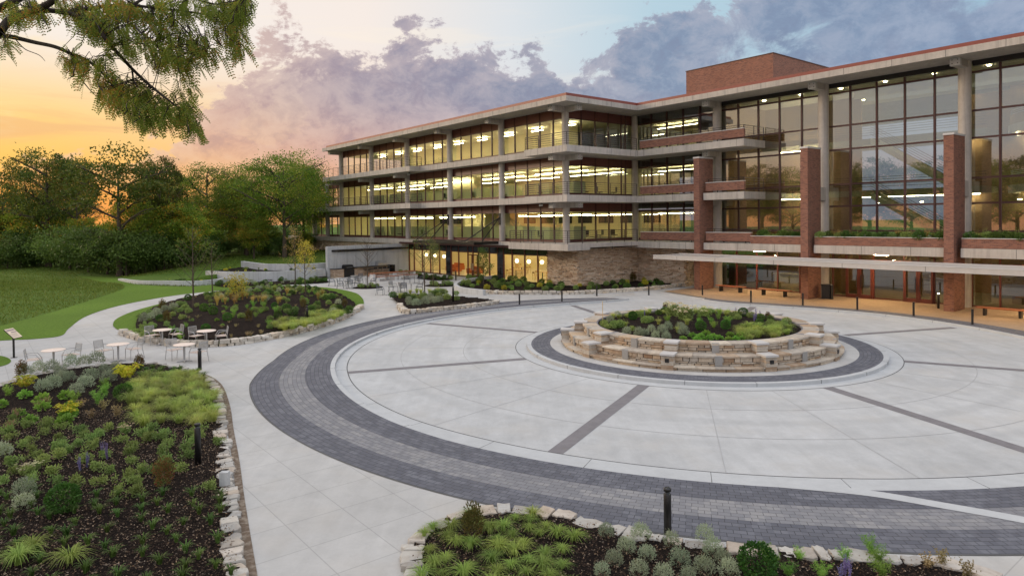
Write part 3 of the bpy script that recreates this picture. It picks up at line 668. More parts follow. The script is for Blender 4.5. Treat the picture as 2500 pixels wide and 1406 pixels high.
# front left bed
eL = spline(px([(585, 1500), (578, 1406), (566, 1300), (556, 1200), (550, 1120), (540, 1040), (534, 980), (515, 930), (470, 905), (395, 886), (300, 884), (200, 893), (110, 907), (0, 936), (-120, 975), (-260, 1040)], .13), 8)
bedL = eL+[(-22, 14), (-20, 6), (-4.2, 6)]
zL = lambda x, y: .10+.12*max(0, min(1, (y-12)/8))*0
soil('mulch_bed_front_left', bedL, lambda x, y: .08, .13)
edging('stone_edging', eL, 'long irregular pale stone edging round the big front left planting bed', w=.28, z1=.10, ln=(.2, .42), seed=2)
strip('gravel_strip', offset(eL, -.24), .16, .012, M['rcgravel'], kind='structure')
# front bed
eF = spline(px([(1018, 1500), (1010, 1406), (1008, 1350), (1030, 1300), (1090, 1262), (1180, 1242), (1290, 1240), (1400, 1262), (1540, 1298), (1700, 1325), (1900, 1345), (2120, 1353), (2300, 1370), (2440, 1408), (2560, 1450)], .1), 8)
bedF = eF+[(9, 7), (-1.8, 7)]
soil('mulch_bed_front', bedF, lambda x, y: .07, .11)
edging('stone_edging', eF, 'low ragged edging of pale flat stones round the front centre bed by the paver band', w=.32, z1=.09, ln=(.22, .6), seed=5)
# big middle bed
eM = spline(px([(295, 806), (345, 822), (400, 831), (450, 835), (510, 836), (570, 832), (640, 822), (720, 806), (800, 785), (850, 765), (884, 746)], .2), 8)
gM = spline(px([(889, 744), (884, 728), (862, 714), (800, 703), (700, 698), (600, 702), (500, 718), (430, 733), (340, 756), (288, 777), (276, 795), (292, 808)], .0), 8)
sheet('bed_lawn', gM+eM, .03, M['mown'], kind='structure')
bM = spline(px([(334, 806), (332, 790), (345, 768), (385, 748), (440, 731), (520, 715), (620, 703), (740, 703), (815, 714), (850, 730), (868, 744), (845, 757), (795, 778), (715, 799), (640, 814), (570, 824), (510, 828), (450, 827), (395, 822)], .2), 8)
cM = np.mean(np.array(bM), 0)
def fan(name, poly, zf, m, n=22, **kw):
    c = np.mean(np.array(poly), 0); V = [(c[0], c[1], zf(c[0], c[1], 0))]; N = len(poly); F = []
    for k in range(1, n+1):
        s = k/n; V += [(c[0]+(p[0]-c[0])*s, c[1]+(p[1]-c[1])*s, zf(c[0]+(p[0]-c[0])*s, c[1]+(p[1]-c[1])*s, s)) for p in poly]
    for i in range(N): F.append((0, 1+i, 1+(i+1) % N, 0))
    b = MB(); b.V = V; b.F = [(0, 1+i, 1+(i+1) % N) for i in range(N)]
    for k in range(n-1): b.F += [(1+k*N+i, 1+(k+1)*N+i, 1+(k+1)*N+(i+1) % N, 1+k*N+(i+1) % N) for i in range(N)]
    b.UV = [[(0, 0)]*len(f) for f in b.F]; b.S = [True]*len(b.F); return b.build(name, m, **kw)
def zM(x, y, s=None):
    if s is None:
        d_ = min(math.hypot(x-p[0], y-p[1]) for p in bM[::3]); s = max(0, 1-d_/3.5)
        return .2+.45*(1-s*s)
    return .2+.45*(1-s**3)+.04*mn.noise((x*3, y*3, 1))
def zM(x, y, s=None):
    d_ = min(math.hypot(x-p[0], y-p[1]) for p in bM[::3]); q = min(1, d_/4); return .19+.40*q*(2-q)+(.05*mn.noise((x*2.5, y*2.5, 1)) if s is not None and s < 1 else 0)
fan('mulch_bed_middle', bM, zM, M['mulch'], 26, kind='structure')
edging('stone_edging', eM, 'curved two course stone edging round the large middle bed beside the cafe tables', w=.3, z1=.29, ln=(.2, .5), courses=2, mat='edging', seed=8)
# small bed by the patio
eS = spline(px([(975, 738), (982, 752), (1005, 757), (1060, 752), (1130, 745), (1190, 738), (1216, 733)], .25), 6)
bS = eS+spline(px([(1190, 728), (1120, 722), (1050, 717), (985, 718), (955, 724)], .2), 5)
soil('mulch_bed_patio', bS, lambda x, y: .17, .2)
edging('stone_edging', eS, 'two course stone edging round the small wedge bed beside the paver band', w=.28, z1=.29, ln=(.2, .48), courses=2, mat='edging', seed=9)
# bed along the stone wall
eB = spline([at(1166, 713, .1), at(1230, 715.5, .1), at(1330, 716, .1), at(1420, 715, .1), at(1520, 709.5, .1), at(1600, 704, .1), at(1662, 697, .1)], 6)
bB = eB+[bl(36.3, 47.9)[:2], bl(41.2, 47.9)[:2], bl(41.2, 40.3)[:2], bl(57, 40.2)[:2]]+spline(px([(1130, 688), (1113, 694), (1116, 703), (1145, 711), (1166, 713)], .1), 4)
soil('mulch_bed_building', bB, lambda x, y: .17, .25)
edging('stone_edging', eB, 'long low stone edging in front of the ledge stone wall', w=.3, z1=.29, ln=(.25, .6), courses=2, mat='edging', seed=10)
cw = spline([at(1232, 671, .42), at(1180, 676, .42), at(1130, 684, .42), at(1112, 693, .42), at(1124, 701, .42), at(1160, 706, .42), at(1182, 708, .42)], 6)
def wallstrip(b, path, w, z0, zt, T=None):
    P = [np.array(p[:2]) for p in path]; vs = []
    for i, p in enumerate(P):
        d_ = P[min(i+1, len(P)-1)]-P[max(i-1, 0)]; d_ = d_/np.linalg.norm(d_); nn = np.array([-d_[1], d_[0]])*w/2
        z1 = zt(i/(len(P)-1)) if callable(zt) else zt
        vs += [(*(p-nn), z0), (*(p+nn), z0), (*(p+nn), z1), (*(p-nn), z1)]
    n = len(P); b.add(vs, [(0, 1, 2, 3), (4*n-1, 4*n-2, 4*n-3, 4*n-4)]+[(4*i+j, 4*i+4+j, 4*i+4+(j+1) % 4, 4*i+(j+1) % 4) for i in range(n-1) for j in range(4)])
b = MB(); wallstrip(b, cw, .3, 0, .44); b.build('planter_wall', M['conc_wall'], label='curved low concrete wall at the end of the bed outside the cafe', cat='planter wall')
# beds at the cafe front and round the saplings
bC = spline(px([(1005, 668), (1060, 674), (1105, 681), (1070, 684), (1035, 682), (1010, 676)], .05), 5, True)
soil('mulch_bed_cafe', bC, lambda x, y: .06, .25)
for (u, v, r) in ((898, 702, 1.35), (1077, 697, 1.5)):
    x, y = at(u, v); poly = [(x+r*cos(k*pi/18), y+r*sin(k*pi/18)) for k in range(36)]
    fan('tree_ring_soil', poly, lambda x, y, s: .02+.12*(1-s*s), M['mulch'], 5, kind='structure')
# terraces
def wallthing(path, w, z0, zt, label, **kw):
    b = MB(); wallstrip(b, path, w, z0, zt); return b.build('retaining_wall', M['white_conc'] if 0 else M['conc_wall'], label=label, cat='retaining wall', group='curved concrete retaining walls')
Ls = spline(Lw, 6); wallthing(Ls, .3, -.1, lambda s: .2+.26*min(1, s*4), 'lowest and longest of the curved concrete retaining walls on the lawn')
Ms = spline(Mw, 6); wallthing(Ms, .3, 0, lambda s: .95+.1*min(1, s*3), 'middle curved concrete retaining wall above the lawn terrace planting')
Us = spline(Uw, 6); wallthing(Us, .35, 0, 1.52, 'highest curved concrete retaining wall joining the tall grill wall')
t1 = [p[:2] for p in Ls[10:]]+[p[:2] for p in Ms[::-1]]
soil('terrace_soil_lower', [(p[0], p[1]+.1) for p in Ls[8:]]+[(-18.5, 68.5)]+[(p[0], p[1]-.1) for p in Ms[::-1]], lambda x, y: .26, .4)
soil('terrace_soil_upper', [(p[0], p[1]+.1) for p in Ms]+[(p[0], p[1]-.1) for p in Us[::-1]], lambda x, y: .86, .4)
bT = spline(px([(525, 694), (600, 690), (700, 686), (770, 684), (805, 687), (780, 691), (700, 694), (600, 699), (540, 700)], .05), 4, True)
soil('mulch_bed_terrace', bT, lambda x, y: .07, .3)
# ---------------------------------------------------------------- building
OB = empty('office_building', bl(42, 45, 0), label='long three storey concrete and glass office building with red roof edge and brick piers', cat='office building')
OB.location = (0, 0, 0)
def bx(name, m, *boxes, parent=None, **kw):
    b = MB(bl)
    for q in boxes: b.box(*q)
    return b.build(name, M[m], parent or OB, **kw)
def joints(L, axis, c, z0, z1, name='panel_joint', parent=None):
    b = MB(bl)
    for x in L:
        if axis == 'a': b.box(x-.012, x+.012, c-.004, c+.05, z0, z1)
        else: b.box(c-.004, c+.05, x-.012, x+.012, z0, z1)
    return b.build(name, M['joint'], parent or OB)
RF = bx('roof', 'conc', (39.68, 87.5, 37.65, 75, 15.42, 15.78), (-30, 39.68, 46.2, 53, 15.42, 15.78), (24, 39.68, 53, 75, 15.42, 15.78), (-30, 24, 54.6, 75, 15.42, 15.78),
        (39.68, 87.5, 37.65, 37.9, 15.36, 15.42), (39.68, 39.93, 37.9, 46.2, 15.36, 15.42), (-30, 39.93, 46.2, 46.45, 15.36, 15.42), *[(x-.15, x+.15, 53, 54.6, 15.42, 15.78) for x in range(-20, 24, 2)])
bx('roof_edge', 'fascia_red', (39.8, 86.4, 37.77, 38.1, 15.78, 16.03), (39.8, 40.1, 38.1, 46.32, 15.78, 16.03), (-30, 40.1, 46.32, 46.65, 15.78, 16.03), parent=RF)
joints([39.68+.6+3.05*i for i in range(16)], 'a', 37.65, 15.36, 15.78, parent=RF); joints([-18+3.05*i for i in range(19)], 'a', 46.2, 15.36, 15.78, parent=RF); joints([40.2, 42.9, 45.3], 'b', 39.68, 15.36, 15.78, parent=RF)
PH = bx('penthouse', 'brick', (31.85, 41, 55, 72, 15.8, 20.1)); bx('penthouse_coping', 'frame', (31.8, 41.05, 54.95, 72.05, 20.1, 20.16), parent=PH); bx('penthouse_vent', 'black', (31.82, 31.86, 56.2, 57.4, 16.4, 17.4), parent=PH)
LA = [42.4+8.9*k for k in range(6)]; RA = [33.4, 24.4, 15.4, 6.4, -2.6]
# slabs
FL = {1: (3.3, 3.85), 2: (7.27, 7.83), 3: (11.3, 11.85)}
bx('floor_slab', 'conc', (42.6, 88, 39.0, 75, 11.3, 11.85), (39.68, 45, 37.65, 39.0, 11.3, 11.85), (39.68, 42.6, 39.0, 46.2, 11.3, 11.85), (64.4, 87.4, 37.65, 39.0, 11.3, 11.85), (29.2, 42.6, 46.2, 49.2, 11.3, 11.85), (33.4, 42.6, 49.2, 75, 11.3, 11.85))
bx('floor_slab', 'conc', (42.6, 96, 39.0, 75, 7.27, 7.83), (39.68, 45, 37.65, 39.0, 7.27, 7.83), (39.68, 42.6, 39.0, 46.2, 7.27, 7.83), (64.4, 92, 37.65, 39.0, 7.27, 7.83), (33.62, 42.6, 46.2, 49.2, 7.27, 7.83), (29.2, 32.85, 46.2, 49.2, 7.27, 7.83), (33.4, 42.6, 49.2, 75, 7.27, 7.83))
bx('floor_slab', 'conc', (69.4, 104, 39.0, 75, 3.3, 3.85), (39.68, 47.3, 37.65, 39.0, 3.3, 3.85), (39.68, 69.4, 39.0, 75, 3.5, 3.849), (39.68, 47.3, 39.0, 40.2, 3.3, 3.5), (33.62, 39.68, 46.2, 49.2, 3.3, 3.85), (39.68, 42.6, 46.2, 47.9, 3.3, 3.5),
   (24.62, 32.85, 46.2, 49.2, 3.3, 3.85), (15.6, 23.75, 46.2, 49.2, 3.3, 3.85), (6.6, 14.75, 46.2, 49.2, 3.3, 3.85), (-30, 6.2, 46.2, 49.2, 3.3, 3.85), (-30, 39.68, 49.2, 75, 3.5, 3.849))
for z0, z1 in ((11.3, 11.85), (7.27, 7.83), (3.3, 3.85)):
    joints([40.2+3.05*i for i in range(2)]+([65.3+3.05*i for i in range(8)] if z0 > 4 else []), 'a', 37.65, z0, z1); joints([46+2.97*i for i in range(7)] if z0 > 4 else [72+3*i for i in range(8)], 'a', 39.0, z0, z1); joints([40.2, 42.9, 45.3], 'b', 39.68, z0, z1)
    joints([29.8+3.05*i for i in range(4)] if z0 > 4 else [3, 9.3, 12, 17.5, 20.5, 26.7, 29.8, 34.6, 37.3], 'a', 46.2, z0, z1)
# beams with bolted end blocks
def beam(a, b, z1, d='b', L=1.75):
    h = .44
    if d == 'b': q = bx('beam', 'conc', (a-.26, a+.26, b-L+.02, b, z1-h, z1)); bx('beam_end', 'cap', (a-.28, a+.28, b-L, b-L+.3, z1-h-.01, z1-.02), parent=q)
    else: q = bx('beam', 'conc', (a-L+.02, a, b-.26, b+.26, z1-h, z1)); bx('beam_end', 'cap', (a-L, a-L+.3, b-.28, b+.28, z1-h-.01, z1-.02), parent=q)
    bb = MB(bl)
    for s in (-1, 1):
        for t_ in (-1, 1):
            if d == 'b': bb.box(a+s*.15-.03, a+s*.15+.03, b-L-.012, b-L, z1-h/2+t_*.11-.03, z1-h/2+t_*.11+.03)
            else: bb.box(a-L-.012, a-L, b+s*.15-.03, b+s*.15+.03, z1-h/2+t_*.11-.03, z1-h/2+t_*.11+.03)
    bb.build('bolt', M['joint'], q)
for z in (15.42, 11.3, 7.27):
    for a in LA:
        if z > 15 or a < 43 or a > 64: beam(a, 40.1, z)
    beam(42.4, 40.1, z, 'a')
for a in RA[:4]: beam(a, 49, 15.42)
beam(33.4, 49, 11.3); beam(33.4, 49, 7.27)
for a in RA[:4]: bx('beam', 'conc', (a-.3, a+.3, 46.6, 49, 2.9, 3.3))
# columns
for a in LA:
    b = MB(); x, y, _ = bl(a, 40.1); b.cyl(x, y, 3.85, 15.42, .31, 14); b.build('column', M['conc'], OB)
for a, z1 in ((91.6, 11.3), (96.2, 7.27)):
    b = MB(); x, y, _ = bl(a, 40.1); b.cyl(x, y, 3.85, z1, .31, 12); b.build('column', M['conc'], OB)
b = MB(); x, y, _ = bl(42.4, 49); b.cyl(x, y, 3.85, 15.42, .3, 14); b.build('column', M['conc'], OB)
for a in RA:
    b = MB(); x, y, _ = bl(a, 48.95); b.cyl(x, y, .05, 15.42, .36, 18); b.build('column', M['conc'], OB)
for a in (24.4, 15.4): bx('column_box', 'conc', (a-.3, a+.32, 47.9, 48.7, 7.0, 7.95))
for a in RA[:4]:
    q = bx('brick_pier', 'brick', (a-.38, a+.16, 45.9, 47.75, .05, 10.63)); bx('pier_cap', 'cap', (a-.41, a+.19, 45.87, 47.78, 10.63, 10.75), parent=q)
# windows
def window(ax, c, x0, x1, zs, sill, head, ztop, xs, glass='glass', trans=(), parent=None, inw=1, fr='frame', sp='spandrel'):
    # ax 'a': wall runs along a at b=c ; 'b': runs along b at a=c
    def B(b_, p0, p1, d0, d1, z0, z1):
        if ax == 'a': b_.box(p0, p1, c+d0, c+d1, z0, z1)
        else: b_.box(c+d0, c+d1, p0, p1, z0, z1)
    b = MB(bl); B(b, x0, x1, .055, .065, sill, head if head else ztop); w = b.build('window', M[glass], parent or OB)
    f = MB(bl)
    mw = .062 if glass == 'glass_dk' else .045
    for x in xs: B(f, x-mw, x+mw, -.02, .12, zs, ztop)
    B(f, x0, x1, .0, .1, sill-.07, sill)
    if head: B(f, x0, x1, .0, .1, head, head+.07)
    for z in trans: B(f, x0, x1, -.0, .1, z-.06, z+.06)
    f.build('window_frame', M[fr], w)
    if sill-.07 > zs+.05: s = MB(bl); B(s, x0, x1, .03, .09, zs, sill-.07); s.build('sill_panel', M[sp], w)
    if head: s = MB(bl); B(s, x0, x1, .03, .09, head+.07, ztop); s.build('spandrel_panel', M[sp], w)
    return w
LV = {1: (3.85, 4.12, 6.5, 7.27), 2: (7.83, 8.12, 10.52, 11.3), 3: (11.85, 12.17, 14.55, 15.42)}
for lv, (zs, si, he, zt) in LV.items():
    for k in range(5 if lv == 3 else 6):
        a0 = 42.4+8.9*k; a1 = a0+8.9 if k < 5 else (91.6 if lv == 2 else 96.2)
        n_ = max(2, round((a1-a0)/1.78)); window('a', 40.28, a0+.05, a1-.05, zs, si, he, zt, [a0+(a1-a0)*j/n_ for j in range(n_+1)])
    window('b', 42.6, 40.3, 49, zs, si, he, zt, [40.5+1.72*j for j in range(5)]+[47.95, 48.9])
    window('a', 49.2, 33.45, 42.5, zs, zs+.2, None, zt, [42.4-1.78*j for j in range(6)], 'glass_dk', (he+.05,))
for i in range(4):
    a1, a0 = RA[i], RA[i+1]
    window('a', 49.2, a0, a1, 3.85, 4.0, None, 15.42, [a0+1.8*j for j in range(6)], 'glass_dk', (14.74, 12.34, 10.64, 8.15, 6.57, 4.81))
    bx('roof_sunshade', 'black', (a0+.4, a1-.4, 49.0, 49.2, 15.1, 15.42))
# cafe front
cx = [69.4, 68.3, 66.5, 64.75, 62.9, 61.5, 60.6, 59.2, 57.5, 56.6, 55.65, 53.8, 52.45, 51.5, 50.2, 48.35, 46.5, 45.1]
w = window('a', 40.35, 45.1, 69.4, .05, .12, 2.56, 3.25, cx, 'glass_caf', fr='frame_red', sp='glass_blk')
bx('dark_column_panel', 'glass_blk', (60.65, 61.45, 40.3, 40.38, .1, 2.6), (51.55, 52.4, 40.3, 40.38, .1, 2.6), parent=w)
D = bx('door', 'frame_red', *[(p-.05, p+.05, 40.28, 40.36, .06, 2.4) for p in (57.4, 56.68, 56.52, 55.75)], (55.7, 57.45, 40.28, 40.36, .06, .3), (55.7, 57.45, 40.28, 40.36, 2.3, 2.4)); bx('handle', 'alu', (56.42, 56.45, 40.2, 40.27, .8, 1.5), (56.75, 56.78, 40.2, 40.27, .8, 1.5), parent=D)
bx('red_fascia_beam', 'fascia_red' if 0 else 'spandrel', (47.3, 69.6, 39.15, 40.25, 3.28, 3.86)); bx('fascia_lip', 'frame', (47.3, 69.7, 39.05, 39.15, 3.28, 3.4), (47.3, 69.7, 39.05, 39.15, 3.78, 3.88))
# stone faced base
def veneer(name, ax, c, x0, x1, z0, z1, sgn=-1, seed=4):
    r = random.Random(seed); b = MB(bl); z = z0
    while z < z1-.02:
        h = min(r.uniform(.055, .13), z1-z); x = x0-r.uniform(0, .3)
        while x < x1:
            L_ = r.uniform(.22, .75); p0, p1 = max(x, x0), min(x+L_, x1); pr = r.choice((0, .03, .06, .09, .13, .18))*.95
            if p1-p0 > .03:
                if ax == 'a': b.box(p0+.006, p1-.006, c-pr, c+.1, z+.004, z+h-.006)
                else: b.box(c-pr, c+.1, p0+.006, p1-.006, z+.004, z+h-.006)
            x += L_
        z += h
    if ax == 'a': b.box(x0, x1, c+.03, c+.3, z0, z1)
    else: b.box(c+.03, c+.3, x0, x1, z0, z1)
    return b.build(name, M['veneer'], OB)
veneer('stone_wall', 'a', 40.35, 41.3, 45.1, 0, 3.3); veneer('stone_wall', 'b', 41.3, 40.35, 48, 0, 3.3, seed=5); veneer('stone_wall', 'a', 48.0, 36, 41.3, 0, 3.3, seed=6); veneer('stone_wall', 'b', 36.0, 48, 49.3, 0, 3.3, seed=7); veneer('stone_wall', 'a', 39.4, 69.4, 103, .8, 3.3, seed=8)
# entrance glazing
EX = {0: [33.3, 31.8, 30.0, 28.2, 26.4, 24.6], 1: [24.2, 23.87, 22.9, 21.97, 21.03, 19.06, 18.17, 17.22, 16.3, 15.6], 2: [15.1, 13.6, 11.8, 10, 8.2, 6.7]}
for i in range(3):
    a1, a0 = RA[i], RA[i+1]; window('a', 49.2, a0, a1, .05, .16, None, 3.3, EX[i], 'glass_ent', (2.75,), fr='frame_red')
for x0, x1 in ((21.07, 22.86), (17.26, 19.02)):
    m_ = (x0+x1)/2
    D = bx('door', 'frame_red', *[(p-.06, p+.06, 49.08, 49.18, .06, 2.7) for p in (x0+.06, m_-.07, m_+.07, x1-.06)], (x0, x1, 49.08, 49.18, .06, .32), (x0, x1, 49.08, 49.18, 2.55, 2.7)); bx('handle', 'black', (m_-.16, m_-.13, 48.98, 49.05, .8, 1.7), (m_+.13, m_+.16, 48.98, 49.05, .8, 1.7), parent=D)
# brick parapets and planters of the entrance wing
def parapet(a0, a1, z0, z1, b0=46.3, deep=.2):
    q = bx('brick_parapet', 'brick', (a0, a1, b0, b0+deep, z0, z1)); bx('parapet_cap', 'cap', (a0-.01, a1+.01, b0-.03, b0+deep+.02, z1, z1+.05), parent=q)
    b = MB(bl); 
    for x in np.arange(a0+.5, a1, 1.9): b.box(x-.03, x+.03, b0+.05, b0+.12, z0-.14, z0)
    b.build('parapet_foot', M['black'], q)
    b = MB(bl)
    for dz in (.16, .30): b.tube([(a0, b0+.1, z1+dz), (a1, b0+.1, z1+dz)], .018, 5)
    for x in np.arange(a0+.05, a1, 1.6): b.box(x-.015, x+.015, b0+.08, b0+.12, z1, z1+.3)
    b.build('parapet_rail', M['black_met'], q)
parapet(29.25, 39.5, 12.0, 12.62); parapet(33.65, 39.5, 7.98, 8.62); parapet(29.25, 32.7, 7.98, 8.62); parapet(33.65, 39.5, 4.02, 4.66); parapet(28.7, 32.7, 4.02, 4.66)
PLN = []
for a0, a1 in ((24.65, 28.7), (15.62, 23.72), (6.62, 14.72), (-3, 6.2)):
    q = bx('brick_planter', 'brick', (a0, a1, 46.25, 46.45, 3.86, 4.42), (a0, a1, 47.3, 47.5, 3.86, 4.42)); bx('planter_cap', 'cap', (a0, a1, 46.22, 46.48, 4.42, 4.46), parent=q); bx('planter_soil', 'mulch', (a0, a1, 46.45, 47.3, 3.9, 4.36), parent=q); PLN.append((a0, a1))
def rail(path, h=1.05, n=6, name='balcony_railing', post=1.55, z0=0):
    b = MB(bl); P = path
    for (p, q) in zip(P, P[1:]):
        L_ = math.hypot(q[0]-p[0], q[1]-p[1]); z = p[2]
        for k in range(n): b.tube([(*p[:2], z+h-(h-.15)*k/(n-1)), (*q[:2], z+h-(h-.15)*k/(n-1))], .026 if k == 0 else .016, 5)
        m_ = max(1, round(L_/post))
        for k in range(m_+1):
            x, y = p[0]+(q[0]-p[0])*k/m_, p[1]+(q[1]-p[1])*k/m_; b.box(x-.022, x+.022, y-.022, y+.022, z-.1, z+h)
    return b.build(name, M['rail'], OB)
M['rail'] = m_plain('bronze_railing', srgb(58, 46, 46), .45, .1)
for z, ae in ((3.85, 47.2), (7.83, 44.95), (11.85, 44.95)): rail([(ae, 39.3, z), (ae, 37.75, z), (39.78, 37.75, z), (39.78, 46.2, z)])
rail([(64.5, 39.2, 11.85), (64.5, 37.75, 11.85), (87.3, 37.75, 11.85)]); rail([(64.5, 39.2, 7.83), (64.5, 37.75, 7.83), (91.9, 37.75, 7.83)])
for z in (7.83, 11.85): rail([(29.28, 46.35, z), (29.28, 49.1, z)])
# entrance canopy
M['canopy'] = m_concrete('canopy_concrete', g(.45, (1.04, .98, .92)), .1, .8)
CN = bx('entrance_canopy', 'canopy', (-20, 29.5, 42.42, 45.84, 2.64, 2.93), (29.5, 34.9, 42.42, 42.9, 2.64, 2.93), (29.5, 34.9, 45.36, 45.84, 2.64, 2.93), (34.5, 34.9, 42.9, 45.36, 2.64, 2.93), *[(29.9+.62*i, 30.12+.62*i, 42.9, 45.36, 2.66, 2.92) for i in range(7)])
joints([-4, 1, 5.9, 10.6, 15.3, 20, 24.6, 29.2, 32.6], 'a', 42.42, 2.64, 2.93, parent=CN)
bx('canopy_edge', 'cap', (-20, 34.92, 42.4, 42.6, 2.93, 2.97), (-20, 34.92, 45.7, 45.86, 2.93, 2.97), parent=CN)
for a in (31, 26.4, 21.5, 17, 12.4, 8): 
    q = bx('downlight', 'alu', (a-.13, a+.13, 44.6, 44.86, 2.56, 2.64), parent=CN); q2 = bx('downlight_lens', 'spot_emit', (a-.09, a+.09, 44.64, 44.82, 2.55, 2.56), parent=q)
for a in (29, 20, 11, 2):
    q = bx('soffit_light', 'alu', (a-.5, a+.5, 47.9, 48.1, 3.2, 3.29), parent=OB); bx('soffit_lens', 'spot_emit', (a-.45, a+.45, 47.94, 48.06, 3.19, 3.2), parent=q)
# patio canopy hung from two columns
SC = bx('steel_canopy', 'black_met', (50.5, 61.5, 36.2, 36.4, 3.62, 3.86), (50.5, 61.5, 38.9, 39.05, 3.62, 3.86), (50.5, 50.65, 36.2, 39.05, 3.62, 3.86), (61.35, 61.5, 36.2, 39.05, 3.62, 3.86), *[(51+i*.55, 51.12+i*.55, 36.3, 38.95, 3.7, 3.82) for i in range(19)])
for a in (51.3, 60.2):
    b = MB(bl)
    for da in (-1.6, 1.6): b.tube([(a, 39.75, 6.1), (a+da*.85, 36.6, 3.85)], .05, 6)
    b.box(a-.12, a+.12, 39.72, 39.84, 5.4, 6.5)
    b.build('canopy_strut', M['black_met'], SC)
# ------------------------------------------------------------- interiors
bx('interior_floor', 'floor_in', (42.7, 95, 40.5, 60, 3.853, 3.87), (42.7, 95, 40.5, 60, 7.834, 7.85), (42.7, 87, 40.5, 60, 11.854, 11.87), (33.4, 42.6, 49.4, 60, 3.853, 3.87), (33.4, 42.6, 49.4, 60, 7.834, 7.85), (33.4, 42.6, 49.4, 60, 11.854, 11.87))
bx('interior_ceiling', 'ceil', (42.7, 95, 40.5, 60, 6.62, 6.66), (42.7, 91, 40.5, 60, 10.64, 10.68), (42.7, 87, 40.5, 60, 14.68, 14.72), (36, 42.68, 49.4, 60, 6.62, 6.66), (36, 42.68, 49.4, 60, 10.64, 10.68), (36, 42.68, 49.4, 60, 14.68, 14.72))
bx('interior_wall', 'wall_in', (42.7, 95, 56, 56.1, 3.87, 6.62), (42.7, 91, 56, 56.1, 7.85, 10.64), (46.5, 80, 45.4, 45.5, 11.87, 14.68), (46.4, 46.5, 42.0, 45.5, 11.87, 14.68), (36, 46, 56, 56.1, 11.87, 14.68),
   (88, 88.1, 41, 56, 3.87, 6.62), (88, 88.1, 41, 56, 7.85, 10.64), (60, 66, 46, 46.1, 3.87, 6.62), (60, 66, 44, 44.1, 7.85, 10.64), (52.5, 58, 43, 43.1, 3.87, 6.62))
bx('interior_brick_wall', 'brick_in', (35.9, 36, 49.9, 60, 3.87, 15.3), (33.5, 35.9, 52, 52.1, 3.87, 15.3), (24.6, 33.2, 55.5, 55.6, .1, 15.3), (-10, 16, 60, 60.1, .1, 15.3))
bx('interior_window_band', 'chair_blk', *[(x, x+2.2, 55.9, 55.98, 5.4, 6.4) for x in np.arange(45, 86, 3.3)])
ST = []
for z, bs in ((6.6, (44.2, 50)), (10.62, (43.8, 48.6))):
    for bb in bs:
        for a0 in np.arange(43.5, 84, 9): ST.append((a0, a0+7.2, bb, bb+.08, z-.36, z-.32))
for bb in (42.9,): ST += [(a0, a0+1.5, bb, bb+.2, 14.38, 14.42) for a0 in np.arange(44.2, 84, 4.45)]
ST += [(36.6, 41.8, bb, bb+.12, z, z+.03) for z in (6.3, 10.3, 14.35) for bb in (51.6,)]
bx('ceiling_strip_lights', 'strip_emit', *ST)
# cafe room
bx('cafe_room', 'wall_caf', (45, 69.6, 52, 52.1, .05, 3.2), (69.5, 69.6, 40.5, 52, .05, 3.2), (45, 45.1, 40.7, 52, .05, 3.2), (58.6, 58.9, 44, 47, .05, 3.2)); bx('cafe_floor', 'floor_caf', (45, 69.6, 40.45, 52, .03, .06)); bx('cafe_ceiling', 'ceil', (45, 69.6, 40.45, 52, 3.2, 3.24))
bx('cafe_ceiling_lights', 'caf_emit', *[(x, x+1.6, bb, bb+.2, 3.18, 3.2) for x in np.arange(46.5, 68, 3.2) for bb in (43, 46.5, 50)])
# lobby and atrium
bx('lobby_floor', 'floor_lob', (-10, 33.4, 49.35, 60, .03, .056)); bx('lobby_ceiling', 'wall_in', (-10, 33.4, 49.35, 60, 3.38, 3.48)); bx('lobby_wall', 'brick_in', (-10, 33.4, 58.6, 58.7, .06, 3.4), (11, 14, 53, 53.3, .06, 3.4), (19.2, 20.8, 54, 54.3, .06, 3.4), (24.6, 24.8, 52, 59, .06, 3.4))
bx('reception_desk', 'wall_in', (26.5, 30.2, 52.2, 53, .06, 1.15), (26.4, 30.3, 52.1, 53.1, 1.15, 1.22))
bx('lobby_strip_lights', 'lob_emit', *[(x, x+2.2, bb, bb+.1, 3.36, 3.376) for x in (-4, 8, 16, 27) for bb in (52.5,)])
bx('atrium_floor', 'floor_in', (-10, 33.4, 49.35, 60, 3.852, 3.87), (16, 33.4, 55, 60, 7.4, 7.85), (16, 33.4, 55, 60, 11.4, 11.85), (-10, 2, 55, 60, 7.4, 7.85), (-10, 2, 55, 60, 11.4, 11.85))
bx('atrium_ceiling', 'ceil', (24, 33.4, 49.3, 60, 15.3, 15.34), (-10, 24, 49.3, 52.9, 15.3, 15.34), (-10, 24, 54.7, 60, 15.3, 15.34)); bx('skylight_well', 'ceil', (-10, 24, 52.85, 52.9, 14.7, 15.34), (-10, 24, 54.7, 54.75, 14.7, 15.34))
bx('atrium_brick_wall', 'brick_in', (14, 18, 57.5, 57.6, 3.87, 14.6), (3, 6, 57.5, 57.6, 3.87, 14.6), (32.9, 33.1, 49.5, 55.5, 3.87, 15.3))
c_ = bl(10.5, 56.5)
for z in (7.3, 11.3):
    b = MB(); b.ring(c_, 4.3, 4.5, z, z+.5, 0, 360, 64); b.build('curved_balcony_slab', M['conc'], OB)
    b = MB(); b.ring(c_, 4.25, 4.4, z+.5, z+1.15, 0, 360, 64, R0=4.4); b.build('curved_brick_balcony', M['brick_in'], OB)
    b = MB()
    for dz in (1.2, 1.32, 1.44): b.ring(c_, 4.28, 4.36, z+dz, z+dz+.04, 0, 360, 64)
    b.build('curved_balcony_rail', M['cap'], OB)
    b = MB(); b.ring(c_, .1, 4.3, z+.02, z+.5, 0, 360, 48); b.build('curved_balcony_floor', M['ceil'], OB)
b = MB(bl)
